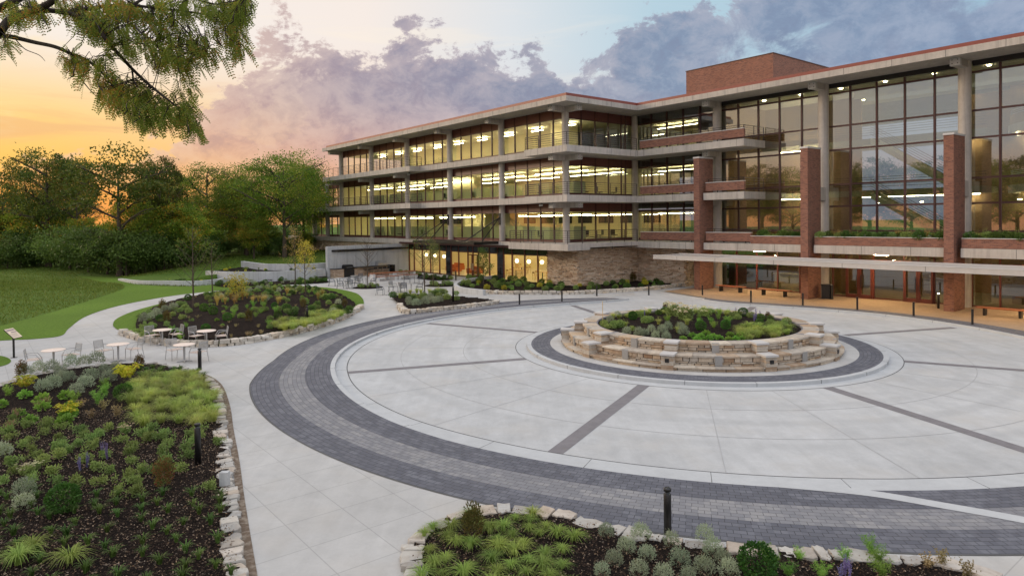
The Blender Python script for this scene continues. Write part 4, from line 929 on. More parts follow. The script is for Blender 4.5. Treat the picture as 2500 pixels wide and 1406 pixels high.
for a0, z0, a1, z1 in ((22.5, 7.6, 16.5, 3.9), (16.5, 7.6, 22.5, 11.6), (5, 7.6, -1, 3.9)):
    for bb in (52.2, 53.8): b.add([(a0, bb, z0), (a1, bb, z1), (a1, bb, z1-.45), (a0, bb, z0-.45), (a0, bb+.1, z0), (a1, bb+.1, z1), (a1, bb+.1, z1-.45), (a0, bb+.1, z0-.45)], [(0, 1, 2, 3), (7, 6, 5, 4), (0, 4, 5, 1), (3, 2, 6, 7), (0, 3, 7, 4), (1, 5, 6, 2)])
b.build('stair_stringer', M['ceil'], OB)
b = MB(bl)
for a0, z0, a1, z1 in ((22.5, 8.6, 16.5, 4.9), (16.5, 8.6, 22.5, 12.6)):
    for k in range(5): b.tube([(a0, 52.2, z0-.18*k), (a1, 52.2, z1-.18*k)], .02, 4)
for z in (8.85, 12.85):
    for k in range(5): b.tube([(16, 55, z-.18*k), (33, 55, z-.18*k)], .018, 4)
b.build('interior_railing', M['black'], OB)
b = MB(bl); rr = random.Random(5)
for z in (3.36, 6.9, 11.38, 15.28):
    for a in np.arange(-4, 32, 3.1):
        for bb in (50.6, 53.8, 57):
            if z == 15.28 and 52 < bb < 55: continue
            if z < 15 and z > 4 and bb < 55: continue
            b.box(a-.09, a+.09, bb-.09, bb+.09, z-.03, z)
b.build('atrium_downlights', M['spot2_emit'], OB)
bx('atrium_fill_strip', 'lob_emit', (27, 31, 54.4, 54.5, 11.3, 11.34), (27, 31, 54.4, 54.5, 7.3, 7.34), (18, 32, 57, 57.12, 15.24, 15.28), (17, 32, 57, 57.12, 11.34, 11.38), (17, 32, 57, 57.12, 7.34, 7.38), (-4, 8, 58, 58.12, 15.24, 15.28))  # glowing strips added to brighten the atrium so its balconies show
# --------------------------------------------------------------- furniture
def face(x, y, tx, ty): return math.atan2(ty-y, tx-x)-pi/2      # +y of the thing looks at the target
def add(fn, name, m, parent):
    b = MB(); fn(b); return b.build(name, M[m], parent)
def make_chair(mt='alu', seat='seat_tan', **kw):
    r = empty('armchair', **kw)
    def slats(b):
        for k in range(9): b.box(-.23, .23, -.21+k*.05, -.21+k*.05+.034, .435, .452)
        b.box(-.25, -.225, -.24, .26, .425, .45); b.box(.225, .25, -.24, .26, .425, .45)
    add(slats, 'seat', seat, r)
    def back(b):
        for s in (-1, 1): b.tube([(s*.235, -.235, .44), (s*.235, -.27, .62), (s*.225, -.31, .86)], .014, 5)
        for k in range(11):
            t_ = k/10; b.box(-.225, .225, -.262-.05*t_, -.252-.05*t_, .53+.32*t_, .548+.32*t_)
        b.tube([(-.225, -.31, .86), (.225, -.31, .86)], .014, 5)
    add(back, 'backrest', mt, r)
    for s in (-1, 1):
        add(lambda b: b.tube([(s*.25, .25, .0), (s*.25, .24, .44)], .014, 6), 'leg', mt, r)
        add(lambda b: b.tube([(s*.25, -.33, .0), (s*.245, -.235, .44)], .014, 6), 'leg', mt, r)
        add(lambda b: b.tube([(s*.25, .24, .44), (s*.27, .10, .65), (s*.27, -.08, .665), (s*.24, -.28, .65)], .014, 6), 'armrest', mt, r)
    return r
def make_table(top='top_tan', mt='alu', rad=.43, **kw):
    r = empty('round_table', **kw)
    add(lambda b: b.lathe(0, 0, [(.001, .745), (rad-.01, .745), (rad, .738), (rad, .722), (rad-.02, .715), (.001, .715)], 32), 'table_top', top, r)
    add(lambda b: b.tube([(0, 0, .04), (0, 0, .715)], [.032, .045], 12), 'post', mt, r)
    def feet(b):
        for k in range(4): c_, s_ = cos(k*pi/2+.4), sin(k*pi/2+.4); b.tube([(0, 0, .06), (.3*c_, .3*s_, .02)], [.035, .02], 6)
    add(feet, 'foot', mt, r); return r
M['seat_tan'] = m_plain('pale_slatted_seat', srgb(218, 200, 188), .5, .06, 6)
ch0 = make_chair(); tb0 = make_table(); ch1 = make_chair('alu_dk', 'alu_dk'); tb1 = make_table('alu', 'alu', .36)
used = set()
def put(proto, loc, rz, **kw):
    if proto.name not in used:
        used.add(proto.name); proto.location = loc; proto.rotation_euler = (0, 0, rz); return tag(proto, **kw)
    return copy_tree(proto, loc, rz, **kw)
NT_ = [((131.5, 898), [(88, 903), (168, 892)], 'nearest the slanted information sign'), ((289, 882), [(254, 880), (324, 876)], 'second along the front bed'), ((450.5, 883), [(424, 877), (481, 884)], 'beside the far bollard light'),
       ((397, 842), [(373, 840), (423, 838)], 'left one against the middle bed edging'), ((504.5, 845), [(479, 841), (531, 842)], 'right one against the middle bed edging')]
for (u, v), cs, w in NT_:
    x, y = at(u, v); put(tb0, (x, y, 0), rnd.uniform(0, 1), label='round pale topped cafe table, '+w, cat='table', group='round cafe tables on the plaza')
    for i, (cu, cv) in enumerate(cs):
        cx_, cy_ = at(cu, cv); d_ = math.hypot(cx_-x, cy_-y); k = max(.66, min(.8, d_))/d_; cx_, cy_ = x+(cx_-x)*k, y+(cy_-y)*k
        put(ch0, (cx_, cy_, 0), face(cx_, cy_, x, y)+rnd.uniform(-.2, .2), label='silver armchair on the %s of the table %s' % (('left', 'right')[i], w), cat='chair', group='silver armchairs at the cafe tables')
PT = [((830, 698), (200, -20), 'beside the black grill'), ((851, 704), (185, 290, 40), 'nearest the lawn edge of the patio'), ((865, 692), (60,), 'in front of the stone grill counter'), ((894, 697), (170, 350), 'behind the bare young tree'), ((950, 720), (185,), 'nearest the large middle bed'),
      ((978, 713), (160, 300), 'left of the front pair'), ((1004, 714), (20, 200), 'right of the front pair'), ((1012, 692), (190, 350), 'near the cafe corner')]
for (u, v), an, w in PT:
    x, y = at(u, v); put(tb1, (x, y, 0), 0, label='small grey round patio table '+w, cat='table', group='grey patio tables')
    for i, a in enumerate(an):
        a = R(a); cx_, cy_ = x+.68*cos(a), y+.68*sin(a); nm = ('first', 'second', 'third')[i]
        put(ch1, (cx_, cy_, 0), face(cx_, cy_, x, y)+rnd.uniform(-.3, .3), label='%s dark grey chair at the patio table %s' % (nm.capitalize() if 0 else nm, w), cat='chair', group='dark grey chairs on the patio')
# picnic tables and benches
def slab_table(name, L_, W_, h, **kw):
    r = empty(name, **kw)
    add(lambda b: [b.box(-L_/2, L_/2, -W_/2+i*W_/4+.01, -W_/2+(i+1)*W_/4-.01, h-.05, h) for i in range(4)], 'table_top' if h > .6 else 'seat', 'wood', r)
    for s in (-1, 1): add(lambda b: b.prism([(s*(L_/2-.25)-.13, -W_/2+.04), (s*(L_/2-.25)+.13, -W_/2+.04), (s*(L_/2-.25)+.13, W_/2-.04), (s*(L_/2-.25)-.13, W_/2-.04)], 0, h-.05), 'end_support', 'white_conc', r)
    return r
ptb = slab_table('picnic_table', 2.7, .8, .75); pbn = slab_table('picnic_bench', 2.4, .36, .45)
rzD2 = math.atan2(D2[1], D2[0])
for k, ((u, v), w) in enumerate((((934, 684), 'left'), ((985, 680), 'right'))):
    x, y = at(u, v); put(ptb, (x, y, 0), rzD2, label='%s picnic table with wooden top on white end slabs by the concrete wall' % w, cat='picnic table', group='wooden picnic tables')
    for s in (-1, 1): put(pbn, (x-s*D1[0]*.85, y-s*D1[1]*.85, 0), rzD2, label='wooden bench on white blocks %s the %s picnic table' % ('in front of' if s > 0 else 'behind', w), cat='bench', group='picnic benches')
# tall concrete wall and grill counter
wa, wb = (67.4, 29.4), (69.2, 40.1)
def wl2(s, t_, z):       # s along the wall from its free end, t_ out towards the patio
    L_ = math.hypot(wb[0]-wa[0], wb[1]-wa[1]); ux, uy = (wb[0]-wa[0])/L_, (wb[1]-wa[1])/L_
    return bl(wa[0]+ux*s-uy*t_, wa[1]+uy*s+ux*t_, z)
b = MB(wl2); b.box(0, 10.9, -.3, 0, 0, 3.3)
gw = b.build('patio_wall', M['conc_wall'], label='tall board marked concrete wall behind the grill, with a black steel trellis', cat='concrete wall')
b = MB(wl2); 
for s in (3.6, 7.2): b.box(s-.012, s+.012, -.01, .003, 0, 3.3)
b.build('wall_joint', M['joint'], gw)
b = MB(wl2); b.box(.5, 9.9, .06, .16, 2.72, 2.92); b.box(.5, 9.9, 1.15, 1.25, 2.72, 2.92); 
for i in range(14): b.box(.5+i*.72, .56+i*.72, .16, 1.15, 2.76, 2.88)
b.build('steel_trellis', M['black_met'], gw)
b = MB(wl2); b.box(.3, 1.5, .05, .8, 0, .9); b.box(2.9, 7.4, .05, .7, 0, .9)
M['blockstone'] = m_brick('counter_stone_blocks', srgb(184, 160, 136), srgb(160, 136, 116), srgb(116, 100, 88), .34, .12, .01, srgb(204, 186, 166))
gc = b.build('grill_counter', M['blockstone'], label='long stone faced outdoor kitchen counter with black top along the concrete wall', cat='counter')
b = MB(wl2); b.box(.25, 1.55, .02, .86, .9, .95); b.box(2.85, 8.2, .02, .95, .93, .99); b.box(8.1, 8.2, .05, .9, 0, .93); b.box(4.0, 5.0, .7, 1.5, .68, .73); b.build('counter_top', M['black'], gc)
gl = empty('barbecue_grill', label='black hooded barbecue grill between the stone counters', cat='grill'); 
b = MB(wl2); b.box(1.62, 2.82, .1, .75, 0, .85); b.build('grill_cabinet', M['black'], gl)
b = MB(wl2); b.box(1.45, 1.62, .15, .7, .9, .94); b.box(2.82, 3.0, .15, .7, .9, .94); b.build('side_shelf', M['black_met'], gl)
b = MB(wl2); hp = [(.12, .88), (.72, .88), (.72, 1.08), (.6, 1.26), (.3, 1.32), (.12, 1.2)]; n = 6
b.add([(1.7, p[0], p[1]) for p in hp]+[(2.75, p[0], p[1]) for p in hp], [tuple(range(n)), tuple(range(n, 2*n))[::-1]]+[(i, (i+1) % n, n+(i+1) % n, n+i) for i in range(n)]); b.build('grill_hood', M['black_met'], gl)
b = MB(wl2); b.tube([(1.85, .78, 1.02), (2.6, .78, 1.02)], .018, 6); b.build('handle', M['alu'], gl)
sg = empty('steel_grill', label='stainless steel barbecue built into the right end of the counter', cat='grill')
b = MB(wl2); b.box(6.0, 7.3, .1, .72, .99, 1.06); b.build('grill_base', M['alu'], sg); b = MB(wl2); b.add([(6.05, p[0], p[1]+.18) for p in hp]+[(7.25, p[0], p[1]+.18) for p in hp], [tuple(range(n)), tuple(range(n, 2*n))[::-1]]+[(i, (i+1) % n, n+(i+1) % n, n+i) for i in range(n)]); b.build('grill_hood', M['alu'], sg)
st0 = empty('bar_stool'); add(lambda b: b.box(-.2, .2, -.18, .18, .68, .72), 'seat', 'black', st0); add(lambda b: b.box(-.2, .2, -.2, -.17, .72, .86), 'backrest', 'black', st0)
for sx_ in (-1, 1):
    for sy_ in (-1, 1): add(lambda b: b.tube([(sx_*.2, sy_*.19, 0), (sx_*.17, sy_*.16, .68)], .012, 5), 'leg', 'black', st0)
for k in range(5):
    x, y, _ = wl2(4.3+.78*k if 0 else 5.2+.62*k, 1.15, 0); put(st0, (x, y, 0), math.atan2(D1[1], D1[0])-pi/2, label='black bar stool at the grill counter, %s from left' % ('first', 'second', 'third', 'fourth', 'fifth')[k], cat='stool', group='bar stools at the grill counter')
# posts
def slim(loc, **kw):
    b = MB(); b.tube([(0, 0, 0), (0, 0, .8)], .057, 14); o = b.build('bollard', M['black'], **kw); o.location = loc
    b = MB(); b.tube([(0, 0, 0), (0, 0, .02)], .09, 12); q = b.build('base_plate', M['black'], o); return o
bol = slim((0, 0, 0)); first = True
BP = [((1268.4, 746), 0, 'leftmost slim black bollard on the dark paver strip beyond the planter'), ((1372, 738.5), 0, 'second slim black bollard on the far paver strip'), ((1457, 722.5), 0, 'slim black bollard in front of the ledge stone wall corner'), ((1584, 720.5), 0, 'slim black bollard in front of the right half of the ledge stone wall'), ((1715, 722), 0, 'slim black bollard in front of the leftmost brick pier'),
      ((1833.3, 738.4), .08, 'slim black bollard in front of the left entrance bench'), ((1960, 745), .09, 'slim black bollard in front of the second brick pier'), ((2093, 756), .09, 'slim black bollard before the left pair of entrance doors'), ((2230.5, 771), .09, 'slim black bollard before the right pair of entrance doors'), ((2374, 792), .09, 'rightmost slim black bollard by the entrance kerb')]
for (u, v), z, l_ in BP:
    x, y = at(u, v, z)
    if first: bol.location = (x, y, z); tag(bol, l_, 'bollard', 'slim black bollards round the drive'); first = False
    else: copy_tree(bol, (x, y, z), 0, label=l_, cat='bollard', group='slim black bollards round the drive')
def lightpost(loc, h=.92, lit=False, r=.068):
    o = empty('bollard_light', loc)
    add(lambda b: b.lathe(0, 0, [(.001, 0), (r, 0), (r, h-.11), (r-.006, h-.10), (.001, h-.10)], 18), 'post', 'black', o)
    add(lambda b: b.lathe(0, 0, [(r*.6, h-.10), (r*.6, h-.05)], 12), 'lamp', 'spot2_emit' if lit else 'alu_dk', o)
    add(lambda b: b.lathe(0, 0, [(r*.6, h-.065), (r*1.02, h-.05), (r*1.03, h-.004), (r*.98, h), (.001, h)], 18), 'cap', 'black', o); return o
for (u, v), z, h, l_ in (((483.5, 1130), .1, .95, 'charcoal bollard light standing in the big front left bed'), ((1630, 1303), .07, .84, 'nearest bollard light, at the edge of the front centre bed'), ((488, 903), .1, .85, 'bollard light at the far corner of the front left bed'), ((750, 784), .25, .85, 'bollard light among the grasses of the large middle bed'),
                     ((2291, 752.5), .07, 1.0, 'bollard light with a bright top beside the entrance doors and third pier'), ((1113, 684), 0, .95, 'bollard light on the pavement outside the cafe doors'), ((1106.5, 737), .17, 1.05, 'dark bollard light in the small wedge bed')):
    x, y = at(u, v, z); tag(lightpost((x, y, z), h, '2291' in str(u), .069), l_, 'bollard light', 'bollard lights')
# benches at the entrance
bn = empty('wooden_bench'); add(lambda b: [b.box(-1.25, 1.25, -.23+i*.155, -.23+i*.155+.145, .41, .47) for i in range(3)], 'seat', 'wood', bn)
for s in (-1, 1): add(lambda b: b.box(s*.85-.05, s*.85+.05, -.2, .2, 0, .41), 'support', 'black_met', bn)
for (u1, v1), (u2, v2), l_ in (((1765, 710.5), (1803, 714), 'reddish wooden bench in the shade beside the first brick pier'), ((1869.5, 720), (1911.5, 724), 'orange lit wooden bench left of the second brick pier'), ((2413, 769.5), (2483, 776.5), 'wooden bench at the right edge beyond the third brick pier')):
    x1, y1 = at(u1, v1, .06); x2, y2 = at(u2, v2, .06); a = math.atan2(y2-y1, x2-x1); put(bn, ((x1+x2)/2, (y1+y2)/2, .058), math.atan2(-D1[1], -D1[0]), label=l_, cat='bench', group='benches under the canopy')
x, y = at(2016, 729, .06); o = empty('litter_bin', (x, y, .058), -.5, label='dark square litter bin against the second brick pier', cat='bin')
add(lambda b: b.prism([(-.27, -.24), (.27, -.24), (.3, .24), (-.3, .24)], .03, .95), 'bin_body', 'black', o); add(lambda b: b.prism([(-.31, -.28), (.31, -.28), (.31, .28), (-.31, .28)], .95, 1.02), 'lid', 'black_met', o)
x, y = at(2030, 730, .06); o = empty('ash_urn', (x, y, .058), 0, label='slim dark ash post right of the litter bin', cat='ash bin'); add(lambda b: b.box(-.09, .09, -.09, .09, 0, .98), 'post', 'black', o); add(lambda b: b.lathe(0, 0, [(.05, .98), (.06, 1.02), (.001, 1.03)], 10), 'lid', 'alu', o)
# information sign
x, y = at(34, 873); o = empty('information_sign', (x, y, 0), 0, label='slanted information sign panel on a black post at the lawn edge', cat='sign')
add(lambda b: (b.box(-.03, .03, -.03, .03, 0, 1.02), b.prism([(-.1, -.08), (.1, -.08), (.1, .08), (-.1, .08)], 0, .015)), 'post', 'black', o)
def tilt(px_, py_, pz_): c_, s_ = cos(R(34)), sin(R(34)); return (px_*c_+pz_*s_-.02, py_*.9-px_*.25, 1.06-px_*s_+pz_*c_)
b = MB(tilt); b.box(-.33, .33, -.3, .3, 0, .03); b.build('panel_back', M['black'], o)
b = MB(tilt); b.box(-.32, .32, -.29, .29, .03, .036); pn = b.build('panel', M['sign_tan'], o)
b = MB(tilt); b.box(-.27, -.16, -.26, .26, .036, .038); b.box(-.10, -.03, -.1, .26, .036, .038)
for k in range(6): b.box(.02+k*.045, .035+k*.045, -.26, .26-.1*(k % 2), .036, .038)
b.build('panel_print', M['sign_ink'], pn)
x, y = at(549, 1182, .12); b = MB(); b.box(-.09, .09, -.07, .07, 0, .3); o = b.build('concrete_marker', M['conc_wall'], label='small square concrete marker block set in the front left stone edging', cat='marker'); o.location = (x, y, .1)
# floodlights under the slabs
for (a_, b_, z_) in ((44.2, 38.9, 7.0), (66.6, 38.9, 11.0)):
    q = bx('floodlight', 'white_conc', (a_-.12, a_+.12, b_-.2, b_, z_, z_+.18)); bx('floodlight_arm', 'black', (a_-.03, a_+.03, b_-.1, b_+.1, z_+.18, z_+.3), parent=q)
# ---------------------------------------------------------- inside things
pg = []
for (u, v) in ((1021, 621.7), (1041.5, 622), (1062, 624), (1084, 626), (1262, 637), (1291, 638.6), (1323, 640)):
    a_ = None
    for bb in (42.5,):   # pendants hang in a row 2 m behind the glass
        lo_, hi_ = 40., 75.
        r_ = CM.T @ np.array([(u-CX)/FPX, (v-CY)/FPX, 1.]); t_ = bb/(r_[0]*D2[0]+r_[1]*D2[1]); x, y, z = r_[0]*t_, r_[1]*t_, r_[2]*t_+H
    pg.append((x, y, z))
for i, (x, y, z) in enumerate(pg):
    o = empty('pendant_lamp', (x, y, z), label='glowing white globe pendant lamp in the cafe, %s from the left' % ('first', 'second', 'third', 'fourth', 'fifth', 'sixth', 'seventh')[i], cat='pendant lamp', group='globe pendants in the cafe')
    add(lambda b: b.lathe(0, 0, [(.001, -.17), (.09, -.15), (.15, -.09), (.175, 0), (.15, .09), (.09, .15), (.001, .17)], 14), 'globe', 'globe_emit', o)
    add(lambda b: b.tube([(0, 0, .16), (0, 0, 3.2-z)], .012, 4), 'cord', 'black', o)
ct = empty('cafe_table'); add(lambda b: b.lathe(0, 0, [(.001, .74), (.5, .74), (.5, .71), (.001, .71)], 20), 'table_top', 'oak', ct); add(lambda b: b.tube([(0, 0, 0), (0, 0, .71)], .05, 8), 'post', 'black', ct)
cc = empty('dining_chair'); add(lambda b: b.box(-.22, .22, -.22, .22, .43, .46), 'seat', 'oak', cc); add(lambda b: (b.box(-.22, .22, -.24, -.21, .62, .8), b.box(-.22, -.19, -.24, -.21, .45, .62), b.box(.19, .22, -.24, -.21, .45, .62)), 'backrest', 'oak', cc)
for sx_ in (-1, 1):
    for sy_ in (-1, 1): add(lambda b: b.tube([(sx_*.2, sy_*.2, 0), (sx_*.19, sy_*.19, .43)], .018, 5), 'leg', 'oak', cc)
for i, (a_, b_, w) in enumerate(((46.6, 43.6, 'nearest the ledge stone wall'), (49.3, 43.4, 'behind the right trio of globe lamps'), (53.6, 43.6, 'right of the cafe doors'), (48.2, 47.4, 'deep in the room behind the right windows'), (56.3, 46.6, 'behind the cafe doors'), (60.2, 48.5, 'deep in the room left of the doors'))):
    x, y, _ = bl(a_, b_); put(ct, (x, y, .06), 0, label='pale round dining table inside the cafe '+w, cat='table', group='dining tables inside the cafe')
    for k in range(4):
        an = .5+k*pi/2; put(cc, (x+.78*cos(an), y+.78*sin(an), .06), face(cos(an), sin(an), 0, 0), label='pale wooden chair at the cafe table '+w, cat='chair', group='chairs at the cafe table '+w)
sf = empty('sofa'); add(lambda b: b.box(-.9, .9, -.4, .4, .12, .42), 'seat', 'orange', sf); add(lambda b: b.box(-.9, .9, .25, .45, .42, .85), 'backrest', 'orange', sf)
for s in (-1, 1): add(lambda b: b.box(s*.9-.1, s*.9+.1, -.4, .45, .12, .62), 'armrest', 'orange', sf)
for a_, b_, l_ in ((63.8, 42.8, 'orange sofa behind the left cafe windows'), (59.4, 42.6, 'orange sofa left of the cafe doors'), (65.8, 44.6, 'orange sofa deeper behind the left cafe windows')):
    x, y, _ = bl(a_, b_); put(sf, (x, y, .06), rzD2+pi/2+pi, label=l_, cat='sofa', group='orange sofas in the cafe')
ws = empty('workstation'); add(lambda b: (b.box(-.9, .9, .74, .78, 0, 1.35), b.box(-.94, -.9, -.7, .78, 0, 1.35)), 'partition', 'panel', ws); add(lambda b: b.box(-.88, .88, .0, .72, .70, .73), 'desk_top', 'panel', ws)
add(lambda b: b.box(.4, .86, .1, .7, 0, .68), 'drawer_unit', 'teal', ws); add(lambda b: (b.box(-.5, .1, .5, .53, .88, 1.22), b.box(-.22, -.18, .5, .54, .73, .9)), 'monitor', 'chair_blk', ws)
oc = empty('office_chair'); add(lambda b: b.box(-.24, .24, -.24, .24, .44, .5), 'seat', 'chair_blk', oc); add(lambda b: b.box(-.22, .22, -.27, -.22, .55, 1.0), 'backrest', 'chair_blk', oc); add(lambda b: (b.tube([(0, 0, .08), (0, 0, .44)], .03, 6), *[b.tube([(0, 0, .08), (.28*cos(k*1.257), .28*sin(k*1.257), .04)], .02, 4) for k in range(5)]), 'base', 'black', oc)
for lv, z in ((1, 3.87), (2, 7.85)):
    for k in range(15):
        a_ = 44+2.6*k; b_ = 41.9 if k % 2 else 42.4; x, y, _ = bl(a_, b_)
        bay = ('at the corner', 'one bay left of the corner', 'two bays left of the corner', 'three bays left of the corner', 'four bays left of the corner')[min(4, int((a_-42.4)//8.9))]
        fl = ('first', 'second')[lv-1]
        put(ws, (x, y, z), rzD2+pi/2, label='office workstation behind %s upper floor glass, %s' % (fl, bay), cat='workstation', group='workstations, %s upper floor, %s' % (fl, bay))
        if k % 2: x, y, _ = bl(a_+.3, b_-.7); put(oc, (x, y, z), rnd.uniform(0, 6), label='black chair behind %s upper floor glass, %s' % (fl, bay), cat='office chair', group='office chairs, %s upper floor, %s' % (fl, bay))
    for k in range(3):
        x, y, _ = bl(43.8, 43.8+k*1.9); put(oc, (x, y, z), rnd.uniform(0, 6), label='black office chair behind the short end facade, %s upper floor' % ('first', 'second')[lv-1], cat='office chair', group='office chairs behind the end facade, %s upper floor' % ('first', 'second')[lv-1])
# ------------------------------------------------------------ vegetation
ng = np.random.default_rng(11)
def unit(a): return a/(np.linalg.norm(a, axis=-1, keepdims=True)+1e-9)
def kite(P, D, L, Wd, droop=0.):
    n = len(P); D = unit(D); S = unit(np.cross(D, ng.normal(size=(n, 3)))); L = np.asarray(L).reshape(-1, 1)*np.ones((n, 1)); Wd = np.asarray(Wd).reshape(-1, 1)*np.ones((n, 1))
    V = np.stack([P, P+D*L*.5+S*Wd, P+D*L-np.array([0, 0, 1.])*L*droop, P+D*L*.5-S*Wd], 1).reshape(-1, 3); F = np.arange(4*n).reshape(n, 4); return V, F
def blades(n, h, spread, w, arch=.6, seg=4, base=.05, hv=.3):
    az_ = ng.uniform(0, 2*pi, n); r0 = ng.uniform(0, base, n); hh = h*(1-hv+hv*ng.uniform(0, 1, n)); sp = spread*ng.uniform(.3, 1, n); Vs = []; Fs = []; o = 0
    d = np.stack([np.cos(az_), np.sin(az_), 0*az_], 1); s = np.stack([-np.sin(az_), np.cos(az_), 0*az_], 1); rows = []
    for k in range(seg+1):
        t_ = k/seg; c = d*(r0+sp*t_**1.5)[:, None]; c[:, 2] = hh*(t_*(1+arch)-arch*1.45*t_**2.2)
        wd = w*(1-t_**2*.9)*.5; rows.append((c+s*wd, c-s*wd))
    V = np.stack([x for r in rows for x in r], 1).reshape(-1, 3); m = 2*(seg+1); F = []
    for k in range(seg): F.append(np.stack([np.arange(n)*m+2*k, np.arange(n)*m+2*k+1, np.arange(n)*m+2*k+3, np.arange(n)*m+2*k+2], 1))
    return V, np.concatenate(F)
def join(*parts):
    V = []; F = []; o = 0
    for v, f in parts: V.append(v); F.append(f+o); o += len(v)
    return np.concatenate(V), np.concatenate(F)
def ball(n, rx, rz, zc, shell=.55):
    d = unit(ng.normal(size=(n, 3))); r = ng.uniform(shell, 1, n)[:, None]; P = d*r*np.array([rx, rx, rz]); P[:, 2] += zc; k = P[:, 2] > .01; return P[k], d[k]
def mesh_of(name, VF, m):
    o = npmesh(name, VF[0], VF[1], M[m]); me = o.data; bpy.data.objects.remove(o); return me
BR = dict(lf_oak=1.55, lf_loc=1.75, lf_shrub=1.5, lf_light=1.65, lf_tree=1.4, lf_frond=1.9, lf_dark=1.35, lf_green=1.25, lf_box=1.3, lf_silver=1.3)
def Lf(n, a, b, c=None, **k):
    f = lambda q: tuple(min(.75, x*BR.get(n, 1.15)) for x in srgb(*q)[:3])+(1,)
    M[n] = m_leaf(n, f(a), f(b), f(c) if c else None, **k)
Lf('lf_sedge', (98, 122, 48), (148, 166, 84)); Lf('lf_silver', (104, 118, 92), (164, 172, 148), (136, 148, 118)); Lf('lf_box', (36, 66, 22), (76, 112, 44)); Lf('lf_sumac', (148, 160, 36), (196, 196, 66), (176, 140, 50))
Lf('lf_green', (92, 114, 58), (140, 158, 92), (104, 128, 66)); Lf('lf_grass', (124, 146, 62), (172, 184, 98), (150, 150, 90)); Lf('lf_red', (70, 76, 40), (112, 98, 52), (122, 66, 50)); Lf('lf_needle', (92, 136, 52), (136, 170, 78))
Lf('lf_dark', (50, 74, 32), (84, 108, 50)); Lf('lf_gold', (156, 134, 70), (190, 168, 104), (120, 126, 62)); Lf('lf_purple', (108, 98, 140), (144, 130, 172)); Lf('lf_cream', (214, 206, 160), (232, 214, 184), (206, 168, 140)); Lf('lf_dry', (120, 110, 76), (156, 140, 100))
Lf('lf_yg', (150, 156, 50), (190, 182, 70)); Lf('lf_tree', (60, 84, 38), (104, 122, 60), (140, 130, 62), sc=.6); Lf('lf_oak', (34, 50, 18), (84, 98, 36), (104, 88, 36), sc=.3, tr=.4); Lf('lf_loc', (46, 70, 18), (100, 118, 38), (122, 118, 44), sc=.25, tr=.45)
Lf('lf_shrub', (36, 60, 26), (88, 112, 50), (66, 88, 40), sc=.5, tr=.35); Lf('lf_light', (68, 92, 26), (130, 146, 54), (160, 122, 44), sc=.35, tr=.45); Lf('lf_frond', (58, 78, 26), (104, 118, 44), (128, 100, 40), sc=1.5, tr=.6)
K_ = {}
def kind(k, n, fn, m, nm, lab, cat): K_[k] = ([mesh_of(nm, fn(), m) for _ in range(n)], nm, lab, cat)
def upr(d, u=1.): return unit(d+np.array([0, 0, u]))
def stems(n, h, sp, lv, L, w, m0=.15, up=.5):
    parts = []
    for _ in range(n):
        a = ng.uniform(0, 2*pi); r = ng.uniform(.1, 1)*sp; hh = h*ng.uniform(.6, 1); t_ = ng.uniform(m0, 1, lv); P = np.stack([r*t_*cos(a), r*t_*sin(a), hh*t_], 1); parts.append(kite(P, upr(ng.normal(size=(lv, 3)), up), L*(1.2-.5*t_), w))
    return join(*parts)
kind('sedge', 3, lambda: blades(120, .26, .42, .011, 1.2), 'lf_sedge', 'sedge_tuft', 'yellow green arching sedge tuft', 'grass tuft')
kind('silver', 3, lambda: join((lambda P, d: kite(P, upr(d, .8), .05, .011))(*ball(950, .27, .32, .12)), stems(26, .5, .3, 12, .035, .008)), 'lf_silver', 'silver_shrub', 'grey green airy mound of silvery leaves', 'perennial')
kind('box', 3, lambda: (lambda P, d: kite(P, d+ng.normal(size=d.shape)*.5, .045, .017))(*ball(1500, .27, .26, .24, .75)), 'lf_box', 'boxwood', 'round dark green boxwood ball', 'shrub')
def sumac():
    parts = []
    for _ in range(26):
        a = ng.uniform(0, 2*pi); r = ng.uniform(.15, .5); h = ng.uniform(.35, .6)
        for s in np.linspace(.3, 1, 12):
            q = np.array([r*s*cos(a), r*s*sin(a), h*min(1, s*1.4)-.12*s*s]); parts.append(kite(np.array([q, q]), np.array([[-sin(a), cos(a), -.3], [sin(a), -cos(a), -.3]]), .11*(1.2-s*.5), .018))
    return join(*parts)
kind('sumac', 2, sumac, 'lf_sumac', 'golden_sumac', 'bright yellow feathery sumac shrub', 'shrub')
kind('leafy', 4, lambda: join(*[(lambda P, d, o: (lambda v: (v[0]+o, v[1]))(kite(P, upr(d, .5), .06*ng.uniform(.6, 1.3, len(P)), .017)))(*ball(44, .085, .13, .10, .2), np.array([ng.normal()*.1, ng.normal()*.1, 0])) for _ in range(6)], stems(9, .26, .2, 12, .05, .014, .1)), 'lf_green', 'leafy_perennial', 'low loose mid green leafy perennial', 'perennial')
kind('dropseed', 3, lambda: blades(230, .42, .46, .009, 1.0, hv=.5, base=.12), 'lf_grass', 'prairie_grass_tuft', 'fine golden green ornamental grass tuft', 'grass tuft')
kind('red', 2, lambda: join((lambda P, d: kite(P, upr(d, 1.), .06, .018))(*ball(900, .25, .40, .36, .3))), 'lf_red', 'reddish_shrub', 'upright shrub with reddish green leaves', 'shrub')
def needle():
    parts = []
    for _ in range(14):
        a = ng.uniform(0, 2*pi); r = ng.uniform(.03, .24); h = ng.uniform(.22, .34); t_ = ng.uniform(.1, 1, 45); P = np.stack([r*t_*cos(a), r*t_*sin(a), h*t_], 1); parts.append(kite(P, upr(ng.normal(size=(45, 3))*1.2, .9), .08, .004))
    return join(*parts)
kind('needle', 3, needle, 'lf_needle', 'needle_leaved_perennial', 'bright green upright plant with needle fine leaves', 'perennial')
